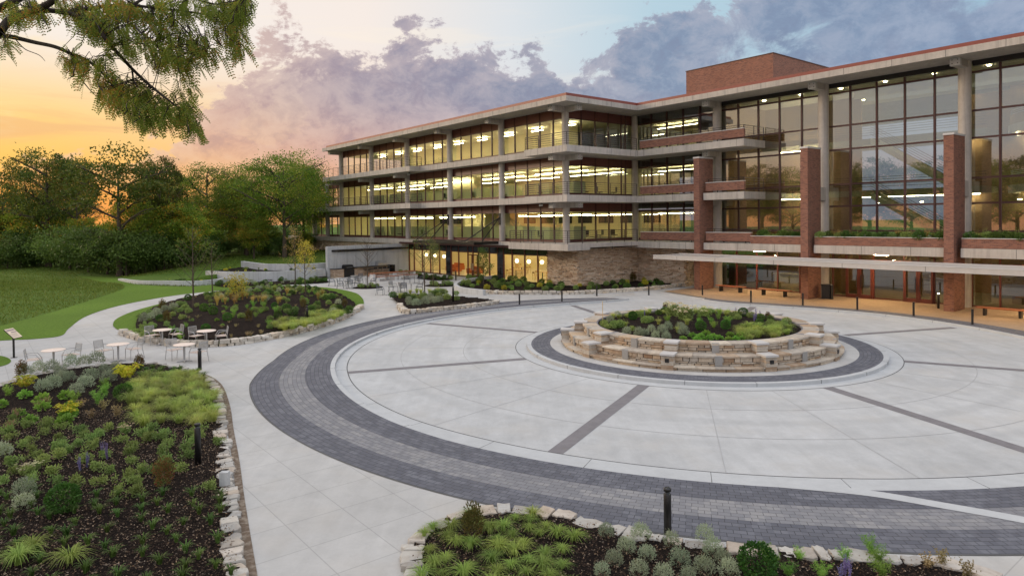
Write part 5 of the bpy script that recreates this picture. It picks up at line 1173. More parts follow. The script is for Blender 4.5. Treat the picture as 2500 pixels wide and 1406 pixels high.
kind('strap', 3, lambda: blades(38, .30, .26, .022, .7), 'lf_dark', 'strap_leaved_tuft', 'dark green tuft of strap leaves', 'perennial')
kind('gold', 3, lambda: join(blades(160, .75, .36, .010, .5), stems(20, .85, .3, 10, .05, .006, .6)), 'lf_gold', 'straw_gold_grass', 'tall straw gold feathery grass clump', 'grass clump')
kind('tallg', 3, lambda: join(blades(190, .6, .40, .010, .9, base=.12), stems(16, .8, .28, 8, .05, .006, .7)), 'lf_grass', 'tall_grass_clump', 'tall upright green grass clump', 'grass clump')
kind('purple', 2, lambda: stems(12, .5, .09, 34, .028, .010, .1), 'lf_purple', 'purple_flower_spikes', 'small purple flower spikes', 'flowering plant')
kind('hyd', 2, lambda: join(*[(lambda P, d, o: (lambda v: (v[0]+o, v[1]))(kite(P, d, .035, .018)))(*ball(60, .075, .06, .0, .6), np.array([ng.uniform(-.38, .38), ng.uniform(-.38, .38), .42+ng.uniform(-.1, .12)])) for _ in range(22)]), 'lf_cream', 'cream_flower_heads', 'cream pink hydrangea flower heads', 'flowering shrub')
kind('dry', 2, lambda: stems(16, .3, .24, 12, .05, .012), 'lf_dry', 'withered_plant', 'small withered brown green plant', 'perennial')
kind('hosta', 3, lambda: (lambda P, d: kite(P, upr(d, .6), .12, .04, .2))(*ball(120, .16, .12, .06, .3)), 'lf_needle', 'broad_leaf_groundcover', 'small bright green broad leaved plant', 'perennial')
kind('fill', 3, lambda: (lambda P, d: kite(P, d+ng.normal(size=d.shape)*.6, .08, .026))(*ball(700, .34, .28, .2, .4)), 'lf_green', 'bushy_green_plant', 'bushy mid green garden plant', 'shrub')
kind('fillD', 3, lambda: (lambda P, d: kite(P, d+ng.normal(size=d.shape)*.6, .09, .03))(*ball(700, .36, .3, .2, .4)), 'lf_dark', 'dark_leafy_shrub', 'dark green leafy shrub', 'shrub')
kind('fillY', 3, lambda: (lambda P, d: kite(P, d+ng.normal(size=d.shape)*.6, .09, .034))(*ball(420, .28, .24, .16, .4)), 'lf_yg', 'yellow_green_plant', 'yellow green leafy plant', 'shrub')
CLEAR = [at(483.5, 1130, .1), at(470, 1165, .1), at(460, 1190, .1), at(750, 784, .25), at(745, 800, .3), at(1630, 1303), at(488, 903)]
HY = []
def plant(k, x, y, z, sc, bed, extra='', sz=1.):
    if any((x-q[0])**2+(y-q[1])**2 < .2 for q in CLEAR): return None
    ms, nm, lab, cat = K_[k]; o = bpy.data.objects.new(nm, rnd.choice(ms)); COL.objects.link(o); o.location = (x, y, z-.01); o.rotation_euler = (0, 0, rnd.uniform(0, 6.28)); s = sc*rnd.uniform(.85, 1.18); o.scale = (s, s, s*sz*rnd.uniform(.9, 1.1))
    if k == 'hyd':
        f_ = bpy.data.objects.new('flower_heads', o.data); COL.objects.link(f_); f_.parent = o; o.data = rnd.choice(K_['fill'][0]); o.name = 'hydrangea'; lab = 'hydrangea bush with cream pink flower heads'; nm = 'hydrangeas'
    return tag(o, '%s %s%s' % (lab, bed, extra), cat, '%s, %s' % (nm.replace('_', ' '), bed))
def spots(poly, n, dmin, ok=None, tries=60):
    xs_ = [p[0] for p in poly]; ys_ = [p[1] for p in poly]; out = []
    for _ in range(n*tries):
        if len(out) >= n: break
        p = (rnd.uniform(min(xs_), max(xs_)), rnd.uniform(min(ys_), max(ys_)))
        if inside(p, poly) and all((p[0]-q[0])**2+(p[1]-q[1])**2 > dmin*dmin for q in out): out.append(p)
    return out
bL_ = 'in the big front left bed'; zb = .13
for k, s, L in (('silver', 1.0, [(95, 908), (128, 906), (174, 893), (206, 890), (148, 914), (168, 930), (221, 927), (209, 944), (128, 945), (254, 911), (266, 930), (236, 886), (106, 953), (186, 960), (150, 930), (282, 905), (62, 915)]),
                ('sumac', 1.0, [(312, 930), (60, 950), (168, 1015)]), ('box', 1.0, [(301, 972)]), ('box', 1.25, [(155, 1245)]), ('red', .95, [(400, 1185)]), ('red', .7, [(340, 897), (52, 918)]), ('needle', 1.1, [(258, 945), (256, 962), (241, 985), (182, 980), (20, 965), (318, 955)]),
                ('purple', .75, [(250, 1115), (262, 1122), (212, 1142), (196, 1150)]), ('sedge', 1.25, [(45, 1375), (170, 1370), (78, 1345)]), ('hyd', .35, [(307, 1055), (62, 1155), (84, 1145)])):
    for u, v in L: plant(k, *at(u, v, zb), zb, s, bL_)
P_ = lambda L, z=.12: [at(u, v, z) for u, v in L]
for p in spots(P_([(335, 925), (470, 915), (512, 935), (528, 1000), (520, 1035), (470, 1045), (330, 1040), (320, 985)]), 62, .34): plant('dropseed', *p, zb, .95, bL_)
for p in spots(P_([(340, 898), (470, 905), (500, 925), (470, 935), (345, 930)]), 18, .4): plant('strap', *p, zb, 1.05, bL_, ' at its far corner')
for p in spots(P_([(0, 1020), (200, 1040), (330, 1050), (525, 1050), (545, 1160), (520, 1215), (330, 1215), (170, 1190), (0, 1180)]), 74, .36): plant('leafy', *p, zb, .85, bL_)
for p in spots(P_([(0, 950), (150, 960), (230, 1000), (150, 1040), (0, 1040)]), 10, .6): plant('hosta', *p, zb, 1.1, bL_, ' near the sumac')
for p in spots(P_([(0, 1190), (190, 1200), (340, 1200), (540, 1210), (570, 1430), (-60, 1430)]), 74, .34): plant('strap', *p, zb, .74, bL_, ' at the near end')
for p in spots(P_([(0, 1100), (60, 1100), (60, 1330), (0, 1330)]), 3, .6): plant('silver', *p, zb, .7, bL_, ' at left')
for p in spots(P_([(30, 985), (280, 985), (300, 1030), (20, 1060)]), 8, .6): plant('dry', *p, zb, 1.1, bL_)
bF_ = 'in the front centre bed'; zb = .10
for p in spots(P_([(1035, 1290), (1130, 1255), (1290, 1252), (1400, 1285), (1440, 1330), (1420, 1430), (1020, 1430)]), 44, .24): plant('sedge', *p, zb, rnd.uniform(.5, .85), bF_)
for u, v in ((1480, 1305), (1565, 1312), (1640, 1330), (1720, 1315), (1530, 1345), (1580, 1360), (1660, 1375), (1500, 1375), (1470, 1400), (1560, 1400), (1620, 1415), (1740, 1350), (1765, 1370), (1720, 1395), (1680, 1415), (1780, 1405)): plant('silver', *at(u, v, zb), zb, .58, bF_)
for u, v in ((1865, 1350), (1952, 1362), (2065, 1368), (2145, 1370), (1925, 1402), (2005, 1405), (2155, 1402), (1880, 1378), (2130, 1352)): plant('needle', *at(u, v, zb), zb, .85, bF_, sz=.8)
plant('box', *at(1850, 1408, zb), zb, .95, bF_); plant('red', *at(1155, 1310, zb), zb, .75, bF_)
for u, v in ((2062, 1405), (2075, 1412), (2052, 1415)): plant('purple', *at(u, v, zb), zb, .7, bF_)
for u, v in ((2265, 1385), (2300, 1378), (2360, 1410)): plant('dry', *at(u, v, zb), zb, .9, bF_)
# island
isl = 'in the round stone planter'
def zI(x, y): q = math.hypot(x-CC[0], y-CC[1])/4.45; return .95+.16*(1-q*q)
V = []; b = MB(); poly = [(CC[0]+4.46*cos(k*pi/40), CC[1]+4.46*sin(k*pi/40)) for k in range(80)]
q = fan('planter_soil', poly, lambda x, y, s: zI(x, y)+.03*mn.noise((x*3, y*3, 0)), M['mulch'], 14); q.parent = pl
q.matrix_parent_inverse = Matrix.Translation((-CC[0], -CC[1], -.13))
I_ = lambda x, y: (1420+x/4.464, 740+y/4.464)
IP = {'silver': (.75, [(310, 200), (390, 150), (480, 325), (600, 350), (690, 340), (760, 320), (800, 370), (880, 330), (940, 300), (920, 380), (1110, 345), (1080, 300)]), 'tallg': (.62, [(480, 260), (1050, 330), (840, 250), (1180, 100), (1240, 95), (1330, 90), (1600, 120), (1640, 95), (1150, 260)]),
      'needle': (.9, [(1280, 200), (1280, 250), (1410, 240), (1440, 290), (1590, 240), (1490, 200), (1500, 140), (940, 230), (670, 140), (1600, 250)]), 'box': (.8, [(1300, 310), (1570, 300), (1760, 140), (560, 190)]), 'fill': (.6, [(620, 160), (700, 230), (740, 220), (1660, 170), (1850, 160), (1400, 110), (420, 260), (220, 240), (2060, 250), (2200, 240), (2250, 210), (1700, 190), (350, 250)]),
      'fillD': (.55, [(1940, 240), (2060, 180), (900, 100), (540, 150), (1950, 180), (840, 130)]), 'red': (.6, [(915, 90), (2030, 170)]), 'purple': (.9, [(690, 170), (1900, 190), (1680, 120), (1940, 170), (1880, 210)]),
      'hosta': (.85, [(1100, 400), (1210, 370), (1260, 400), (1360, 360), (1380, 400), (1500, 390), (1620, 360), (1600, 400), (1740, 370), (1750, 400), (1680, 400), (1300, 380), (1440, 380)]), 'hyd': (1.05, [(1130, 200), (1340, 160), (1010, 150)]), 'leafy': (.9, [(190, 250), (280, 270), (390, 270), (560, 300), (1850, 400)])}
for k, (s, L) in IP.items():
    for q in L:
        u, v = I_(*q); x, y = at(u, v, 1.0); r_ = math.hypot(x-CC[0], y-CC[1])
        if r_ > 4.2: x, y = CC[0]+(x-CC[0])*4.2/r_, CC[1]+(y-CC[1])*4.2/r_
        plant(k, x, y, zI(x, y), s, isl)
for p in spots([at(*I_(*q), 1.0) for q in ((1650, 310), (1750, 270), (2000, 260), (2300, 280), (2390, 290), (2250, 350), (2050, 395), (1850, 400), (1700, 350))], 26, .28):
    if math.hypot(p[0]-CC[0], p[1]-CC[1]) < 4.3: plant('dropseed', *p, zI(*p), .85, isl)
for k in range(26):
    a = R(150-k*4.4); r_ = rnd.uniform(3.3, 4.15); x, y = CC[0]+r_*cos(a), CC[1]+r_*sin(a); plant('dropseed' if k % 3 else 'tallg', x, y, zI(x, y), .7 if k % 3 else .55, isl, ' along its far rim')
x, y = at(1471.5, 783, 1.0); b = MB(); b.box(-.012, .012, -.012, .012, 0, .95); o = b.build('marker_stake', M['oak'], label='thin pale wooden stake at the left side of the round planter', cat='stake'); o.location = (x, y, .98)
# middle bed
bm = 'in the large middle bed'
J_ = lambda x, y: (200+x/3.571, 600+y/3.571)
MP = {'box': (.8, [(1065, 580), (1145, 612), (1268, 665), (1080, 725), (1680, 560), (1710, 625), (1100, 465), (925, 470), (1740, 310), (2035, 385), (1970, 380), (680, 640)]), 'silver': (.95, [(540, 625), (600, 610), (650, 600), (725, 560), (800, 560), (2235, 490), (2190, 560), (1600, 490)]), 'fill': (.62, [(700, 540), (750, 635), (860, 520), (900, 560), (790, 610), (620, 690), (560, 720), (1330, 580), (1560, 590), (1390, 640), (1200, 480), (1250, 500), (930, 590), (1640, 640), (1930, 500), (1860, 570), (2060, 540), (2100, 580), (2150, 500), (2200, 530), (2290, 560), (1760, 480), (1700, 440)]),
      'red': (.8, [(1455, 660), (740, 650), (1930, 540), (2290, 500), (700, 550)]), 'gold': (.85, [(1180, 530), (1220, 500), (1250, 520), (1330, 520), (1400, 480), (1490, 520), (1580, 520), (1730, 500), (1600, 500), (1300, 480), (1790, 440), (1350, 500), (2060, 470), (2100, 440), (1710, 520), (1540, 500), (1440, 470)]), 'tallg': (.7, [(1860, 430), (1830, 420), (2100, 430), (1680, 400), (1620, 400)]),
      'needle': (.9, [(1260, 570), (1345, 560), (1330, 610), (1320, 640), (1440, 560), (1480, 590), (1495, 540), (1560, 600), (1590, 555), (1690, 590), (1515, 630), (1630, 670), (1980, 420), (2030, 430), (910, 700), (860, 790), (780, 720), (840, 730)]), 'dry': (.8, [(1010, 640), (1230, 740), (1300, 760), (1440, 750), (1560, 740), (1540, 690), (1340, 700), (1250, 620), (1470, 770), (660, 760), (1220, 710)]),
      'leafy': (1., [(520, 700), (560, 740), (600, 670), (850, 580), (1000, 540), (880, 640), (740, 690), (490, 740), (800, 560), (860, 510), (520, 760), (620, 740)]), 'fillD': (.7, [(2130, 470), (2180, 450), (2240, 530), (1780, 570), (1840, 600), (2000, 560), (1620, 430), (2050, 520), (2330, 560), (1140, 440)])}
for k, (s, L) in MP.items():
    for q in L: u, v = J_(*q); x, y = at(u, v, .5); plant(k, x, y, zM(x, y), s, bm)
for p in spots([at(*J_(*q), .4) for q in ((1660, 690), (1780, 650), (1900, 640), (2030, 590), (2200, 560), (2290, 590), (2200, 640), (2050, 700), (1880, 725), (1740, 725))], 52, .42): plant('dropseed', *p, zM(*p), 1.0, bm)
for p in spots([at(*J_(*q), .5) for q in ((1100, 430), (1500, 370), (1850, 370), (2110, 400), (2200, 450), (1900, 470), (1500, 450), (1150, 470))], 50, .5): plant(rnd.choice(('fill', 'fillD', 'leafy', 'silver', 'fill')), *p, zM(*p), .66, bm, ' along its far edge')
for p in spots([q[:2] for q in bM], 90, .7): plant(rnd.choice(('leafy', 'leafy', 'dry', 'hosta', 'fill')), *p, zM(*p), .55, bm)
# small wedge bed
N_ = lambda x, y: (900+x/10.04, 620+y/10.04)
for k, s, L in (('tallg', .85, [(770, 1080), (1020, 980), (1180, 960), (1280, 960), (1490, 960), (1700, 950)]), ('silver', 1., [(980, 1180), (1010, 1250), (1170, 1260), (1500, 1120), (1550, 1200), (1650, 1180), (1740, 1170), (1380, 1230)]), ('fill', .8, [(1110, 1080), (1230, 1130), (1340, 1070), (1780, 980), (1850, 980), (1730, 1060), (1920, 1110), (2140, 1000), (2150, 1130), (1550, 1000), (1630, 1000)]), ('fillD', .8, [(900, 1060), (1080, 1150), (600, 1050), (1660, 1010)]), ('hyd', .35, [(1150, 1130)])):
    for q in L: plant(k, *at(*N_(*q), .18), .18, s, 'in the small wedge bed')
# bed along the ledge stone wall
for p in spots(bB, 80, .55): plant(rnd.choice(('fill', 'fillD', 'fillY', 'fill', 'hosta', 'fillD')), *p, .2, rnd.uniform(.6, .9), 'in the bed below the ledge stone wall')
x, y = bl(41.0, 47.5)[:2]; plant('red', x-.4, y-.6, .2, 1.3, 'in the inner corner of the stone wall')
for p in spots(bC, 16, .5): plant(rnd.choice(('fill', 'fillD')), *p, .08, .6, 'in the bed at the foot of the left cafe windows')
for (u, v, r), w in (((898, 702, 1.15), 'round the bare young tree'), ((1077, 697, 1.3), 'in the ring bed before the cafe')):
    x, y = at(u, v)
    for k in range(9): a = k*.7; plant('leafy' if k % 2 else 'fill', x+r*.7*cos(a), y+r*.7*sin(a), .08, .7, w)
for p in spots([q[:2] for q in bT], 34, .7): plant(rnd.choice(('fill', 'fillD', 'silver', 'fill')), *p, .1, .62, 'below the curved retaining walls')
for nm_, z_, cnt in (('terrace_soil_lower', .3, 26), ('terrace_soil_upper', .9, 16)):
    vs_ = [v_.co for v_ in bpy.data.objects[nm_].data.vertices]
    for k in range(cnt): q = rnd.choice(vs_); plant(rnd.choice(('fill', 'fillD', 'fillY', 'leafy')), q.x, q.y, z_, .5, 'on the %s terrace between the curved walls' % ('lower' if z_ < .5 else 'upper'))
for k in range(22): x, y, z = hat_(rnd.uniform(720, 794), rnd.uniform(630, 642)); plant('fillD', x, y, z, .7, 'on the slope behind the highest retaining wall')
for k in range(3): x, y, _ = wl2(8.6+.8*k, .4, 0); plant('fill', x, y, 0, .6, 'at the foot of the tall concrete wall')
# planting on the brick planters
for i, (a0, a1) in enumerate(PLN):
    w = ('between the first two piers', 'between the second and third piers', 'right of the third pier', 'at the far right')[i]
    for a_ in np.arange(a0+.2, a1-.1, .42):
        x, y, _ = bl(a_, rnd.uniform(46.4, 47.1)); plant(rnd.choice(('fill', 'fillD', 'fillD', 'leafy')), x, y, 4.35, .95, 'on the ledge planter '+w)
        if rnd.random() < .55: x, y, _ = bl(a_+.2, 46.9); plant(rnd.choice(('tallg', 'gold')) if i == 1 else 'tallg', x, y, 4.35, .9, 'on the ledge planter '+w)
# mulch chips
def chips(name, poly, z, n, lab):
    xs_ = [p[0] for p in poly]; ys_ = [p[1] for p in poly]; P = ng.uniform((min(xs_), min(ys_)), (max(xs_), max(ys_)), (n, 2)); P = np.array([p for p in P if inside(p, poly)]); m_ = len(P)
    P3 = np.concatenate([P, np.full((m_, 1), z)], 1); P3[:, 2] += np.array([.05*mn.noise((p[0]*2.3, p[1]*2.3, 0)) for p in P])+ng.uniform(0, .03, m_)
    v, f = kite(P3, ng.normal(size=(m_, 3))*np.array([1, 1, .35]), ng.uniform(.02, .06, m_), ng.uniform(.006, .014, m_)); return npmesh(name, v, f, M['chip'], label=lab, cat='mulch', kind='stuff')
nearL = [p for p in bedL if True]
chips('bark_chips', P_([(0, 1000), (535, 1000), (560, 1180), (580, 1420), (-120, 1420), (-80, 1150)]), .115, 26000, 'scattered bark and wood chips over the big front left bed')
chips('bark_chips', [p for p in bedF], .085, 16000, 'scattered bark and wood chips over the front centre bed')

# meadow blades
def ins_np(P, poly):
    c = np.zeros(len(P), bool); x, y = P[:, 0], P[:, 1]; n = len(poly)
    for i in range(n):
        x1, y1 = poly[i][:2]; x2, y2 = poly[i-1][:2]
        if y1 != y2: c ^= ((y1 > y) != (y2 > y)) & (x < (x2-x1)*(y-y1)/(y2-y1)+x1)
    return c
def hgt_np(x, y):
    kx = np.interp(x, [q[0] for q in KX], [q[1] for q in KX]); s0 = np.array([S0(float(v)) for v in x]); d_ = y-kx; q = np.clip(d_/45, 0, 1); q = q*q*(3-2*q); return np.where(d_ > 0, s0*np.clip(d_/.25, 0, 1)+(2.3-s0)*q, 0), d_
P = np.concatenate([ng.uniform((-62, 34), (-22, 72), (60000, 2)), ng.uniform((-75, 60), (-19.5, 100), (60000, 2))]); out_ = ~ins_np(P, mp_) & ~ins_np(P, plaza) & ~ins_np(P, [(p[0], p[1]) for p in Ls]+[(-18.5, 69)]+[(p[0], p[1]) for p in Us[::-1]]); P = P[out_]
zz, dd_ = hgt_np(P[:, 0], P[:, 1]); ok_ = (dd_ < -.3) | (dd_ > .4); P3 = np.column_stack([P, zz])[ok_]; D = ng.normal(size=P3.shape)*np.array([.5, .5, .2])+np.array([0, 0, 1.])
v, f = kite(P3, D, ng.uniform(.08, .24, len(P3)), ng.uniform(.012, .03, len(P3))); Lf('lf_meadow', (54, 80, 24), (110, 134, 52), (98, 114, 52), sc=.35, tr=.3)
npmesh('meadow_grass', v, f, M['lf_meadow'], label='rough dark green meadow grass on the lawn slope', cat='grass', kind='stuff')
# ------------------------------------------------------------------ trees
def tree_mesh(seed, h, trunk_r, base, rad, lf, nlimb=9, clumps=70, per=95, leaf=.3, squash=.75, top=.95, lean=0., droop=0., open_=.0, cl=.9, mat='bark'):
    r = random.Random(seed); tb = MB(); tips = []
    ax = [(lean*t_*t_*h, .3*lean*h*t_, h*t_*.8) for t_ in np.linspace(0, 1, 6)]; tb.tube(ax, [trunk_r*(1-.16*i)*(1.25 if i == 0 else 1) for i in range(6)], 8)
    zc = base+(h-base)*.5; rz = (h-base)*.5
    for i in range(nlimb):
        t_ = .32+.62*i/nlimb+r.uniform(-.03, .03); k = t_*5; j = min(4, int(k)); p = [ax[j][q]+(ax[j+1][q]-ax[j][q])*(k-j) for q in range(3)]
        a = i*2.4+r.uniform(-.5, .5); L_ = rad*r.uniform(.75, 1.)*(1.05-.35*t_); up = r.uniform(.35, .8)*(1-droop)
        path = [tuple(p)]; q = list(p); dx, dy, dz = cos(a), sin(a), up
        for s in range(4): q = [q[0]+dx*L_/4, q[1]+dy*L_/4, q[2]+dz*L_/4*(1-.15*s)]; dx += r.uniform(-.25, .25); dy += r.uniform(-.25, .25); path.append(tuple(q))
        tb.tube(path, [trunk_r*.45*(1-.2*s) for s in range(5)], 5, False); tips += path[2:]
        for s in (1, 2, 3):
            b0 = path[s]; a2 = a+r.choice((-1, 1))*r.uniform(.5, 1.1); l2 = L_*r.uniform(.3, .5); e = (b0[0]+cos(a2)*l2, b0[1]+sin(a2)*l2, b0[2]+l2*r.uniform(.2, .7)); tb.tube([b0, ((b0[0]+e[0])/2, (b0[1]+e[1])/2, (b0[2]+e[2])/2+.1), e], [trunk_r*.2, trunk_r*.14, trunk_r*.06], 4, False); tips.append(e)
    cs = []
    for k in range(clumps):
        d = unit(np.array([r.gauss(0, 1), r.gauss(0, 1), r.gauss(0, .9)])); rr = r.uniform(.35, 1)**.6
        c = np.array([d[0]*rad*rr*.86+lean*h*.5, d[1]*rad*rr*.86, zc+d[2]*rz*rr*.9])
        if d[2] < -.2 and r.random() < open_: continue
        tp = min(tips, key=lambda t_: (t_[0]-c[0])**2+(t_[1]-c[1])**2+(t_[2]-c[2])**2)
        if k % 2 == 0: c = c*.55+np.array(tp)*.45
        if k % 3 == 0: tb.tube([tp, tuple(c)], [trunk_r*.12, trunk_r*.04], 3, False)
        cs.append(c)
    parts = []
    for c in cs:
        n_ = int(per*r.uniform(.5, 1.4)); s = cl*r.uniform(.45, 1.3); P = ng.normal(size=(n_, 3))*np.array([s, s, s*squash*.62])*.62+c; D = ng.normal(size=(n_, 3))+unit(P-c)*1.2; D[:, 2] -= droop*1.2
        parts.append(kite(P, D, leaf*ng.uniform(.6, 1.2, n_), leaf*.26))
    return tb, join(*parts), lf, mat
def make_tree(nm, args, **kw):
    tb, VF, lf, mat = tree_mesh(**args); o = empty(nm, **kw); tb.build('trunk', M[mat], o); npmesh('crown', VF[0], VF[1], M[lf], o); return o
TK = {
 'oak': lambda s: dict(seed=s, h=17, trunk_r=.42, base=4, rad=7.2, lf='lf_oak', clumps=130, per=105, leaf=.36, nlimb=11, cl=1.15),
 'oak2': lambda s: dict(seed=s, h=16, trunk_r=.36, base=6.5, rad=6.6, lf='lf_oak', clumps=85, per=95, leaf=.40, nlimb=9, cl=1.25, open_=.7),
 'loc': lambda s: dict(seed=s, h=16, trunk_r=.34, base=2.6, rad=8.2, lf='lf_loc', clumps=230, per=95, leaf=.27, nlimb=12, squash=.5, cl=1.55, open_=.15),
 'light': lambda s: dict(seed=s, h=9, trunk_r=.2, base=1.2, rad=3.8, lf='lf_light', clumps=80, per=110, leaf=.28, nlimb=9, cl=.95),
 'shrub': lambda s: dict(seed=s, h=4.2, trunk_r=.1, base=.1, rad=3.2, lf='lf_shrub', clumps=60, per=95, leaf=.24, nlimb=7, cl=.95)}
TP = {k: [make_tree({'oak': 'oak_tree', 'oak2': 'oak_tree', 'loc': 'locust_tree', 'light': 'small_tree', 'shrub': 'wild_shrub'}[k], TK[k](i*7+len(k))) for i in range(n)] for k, n in (('oak', 2), ('oak2', 1), ('loc', 2), ('light', 2), ('shrub', 2))}
def tree(k, u, v, vt, lab, i=0, wd=1., grp='trees of the wood behind the lawn', pos=None, rz=None):
    p = TP[k][i % len(TP[k])]; x, y, z = pos or hat_(u, v); h0 = TK[k](0)['h']
    if vt is not None:   # height so that the top stands at row vt
        lo_, hi_ = .5, 40
        for _ in range(40):
            m_ = (lo_+hi_)/2; c = CM @ np.array([x, y, z+m_-H])
            if CY+FPX*c[1]/c[2] > vt: lo_ = m_
            else: hi_ = m_
        h1 = lo_
    else: h1 = h0
    s = h1/h0*1.03; return put(p, (x, y, z-.05), rnd.uniform(0, 6.28) if rz is None else rz, label=lab, cat='tree' if k != 'shrub' else 'shrub', group=grp, ) if False else _tree(p, (x, y, z-.05), s, wd, lab, grp, k, rz)
def _tree(p, loc_, s, wd, lab, grp, k, rz):
    o = put(p, loc_, rnd.uniform(0, 6.28) if rz is None else rz, label=lab, cat='shrub' if k == 'shrub' else 'tree', group=grp); o.scale = (s*wd, s*wd, s); return o
W_ = 'trees of the wood behind the lawn'
tree('oak', 118, 640, 350, 'tallest dark oak at the left of the wood, glowing edges against the sunrise', 0, .85)
tree('oak2', 292, 628, 364, 'open crowned oak with a bare fork trunk, second big crown from the left', 0, 1.0)
tree('oak', 392, 618, 372, 'dark oak crown rising behind between the forked oak and the light locust', 1, .55)
tree('loc', 508, 628, 386, 'open airy locust in the middle of the wood with sky showing through', 0, .95)
tree('loc', 695, 611, 358, 'large spreading locust on the rise beside the left end of the building', 1, .95)
tree('loc', 603, 617, 402, 'locust crown filling the gap between the airy and the spreading locusts', 0, .8); tree('loc', 742, 604, 392, 'dense locust between the spreading locust and the building', 0, .85)
tree('loc', 790, 588, 378, 'locust partly hidden behind the left end of the building', 0, .7, pos=(-46, 145, 2.3))
tree('oak', 10, 640, 440, 'low dark tree at the left border of the wood', 1, .8)
tree('oak2', 190, 640, 395, 'thin oak between the two big crowns on the left', 0, .55)
tree('light', 380, 641, 472, 'rounded yellow green tree standing out on the lawn edge, its trunk showing', 0, 1.0); tree('light', 450, 650, 505, 'bushy olive green tree just right of the rounded yellow green tree', 1, 1.1)
tree('light', 330, 634, 468, 'taller pale green tree left behind the rounded yellow green tree', 1, .8); tree('light', 88, 645, 480, 'grey green small tree at the foot of the tallest oak', 0, .9); tree('light', 160, 648, 515, 'leaning thin leaved small tree at the left of the wood', 1, .8)
tree('light', 240, 640, 540, 'pale green bushy tree low in the gap left of the forked trunk', 0, 1.); tree('light', 620, 618, 520, 'golden green small tree under the spreading locust', 1, .9); tree('light', 20, 648, 505, 'bright green bushy tree at the left picture edge', 0, 1.)
tree('light', 745, 606, 560, 'small yellowing tree by the corner of the building', 1, .8)
n_ = 0
for u in range(-50, 800, 33):
    v = np.interp(u, (-50, 0, 120, 250, 390, 560, 680, 790), (662, 658, 650, 645, 634, 618, 611, 600)); o = tree('shrub', u+rnd.uniform(-8, 8), v-1, v-np.interp(u, (0, 400, 800), (66, 50, 34))*rnd.uniform(.5, 1.45), 'dark green wild shrub in the dense hedge line along the far lawn edge', n_, 1.0, 'shrubs along the far lawn edge'); n_ += 1
for u in range(-60, 800, 46):
    v = np.interp(u, (-50, 0, 250, 390, 560, 790), (652, 648, 636, 626, 612, 597)); tree('shrub', u, v-3, np.interp(u, (0, 300, 500, 800), (560, 560, 560, 552))+rnd.uniform(-25, 22), 'tall wild shrub in the second row behind the hedge line', n_, .9, 'taller shrubs behind the hedge line'); n_ += 1
for u, v, vt, w_ in ((-20, 650, 530, 'at the left picture edge, behind the hedge'), (60, 648, 545, 'below the tallest oak'), (130, 645, 535, 'second from the left behind the hedge'), (205, 641, 520, 'under the gap between the first oaks'), (265, 637, 555, 'just left of the forked trunk'), (315, 634, 548, 'just right of the forked trunk'), (415, 628, 470, 'behind the rounded yellow green tree'), (490, 622, 500, 'left foot of the airy locust'), (560, 617, 480, 'right foot of the airy locust'), (600, 616, 455, 'in the gap left of the spreading locust'), (655, 611, 540, 'under the left limbs of the spreading locust'), (770, 598, 505, 'beside the building end')):
    tree('light', u, v, vt, 'mid height green tree '+w_, n_, 1.05); n_ += 1
for i, (x, y, hh) in enumerate([(-96, 112, 480), (-84, 114, 470), (-74, 118, 475), (-64, 120, 470), (-57, 124, 480), (-49, 128, 470), (-43, 134, 480), (-107, 114, 475), (-100, 118, 430), (-80, 122, 415), (-66, 128, 405), (-53, 132, 415), (-42, 140, 430), (-112, 128, 455), (-92, 140, 430), (-72, 138, 440), (-62, 150, 445), (-84, 165, 440), (-44, 158, 470), (-104, 150, 450), (-52, 175, 470), (-120, 110, 460), (-36, 170, 480)]):
    tree('oak' if i % 2 else 'oak2', 0, 0, hh+rnd.uniform(-14, 14), 'background oak deep in the wood, seen only through gaps', i, .9, 'background oaks deep in the wood', pos=(x, y, 2.2))
# trees left of the picture that the glass reflects
for i, (x, y) in enumerate([(-58, 30), (-60, 24), (-57, 18), (-60, 12), (-56, 6), (-60, 0), (-57, -6), (-60, -12), (-56, -19), (-60, -26), (-62, 37), (-66, 42), (-118, 48), (-112, 58), (-120, 68), (-110, 40), (-125, 78)]): tree('oak' if i % 2 else 'loc', 0, 0, None, 'big tree standing left of the picture, reflected in the entrance glass', i, 1., 'trees beyond the left of the lawn', pos=(x, y, 0))
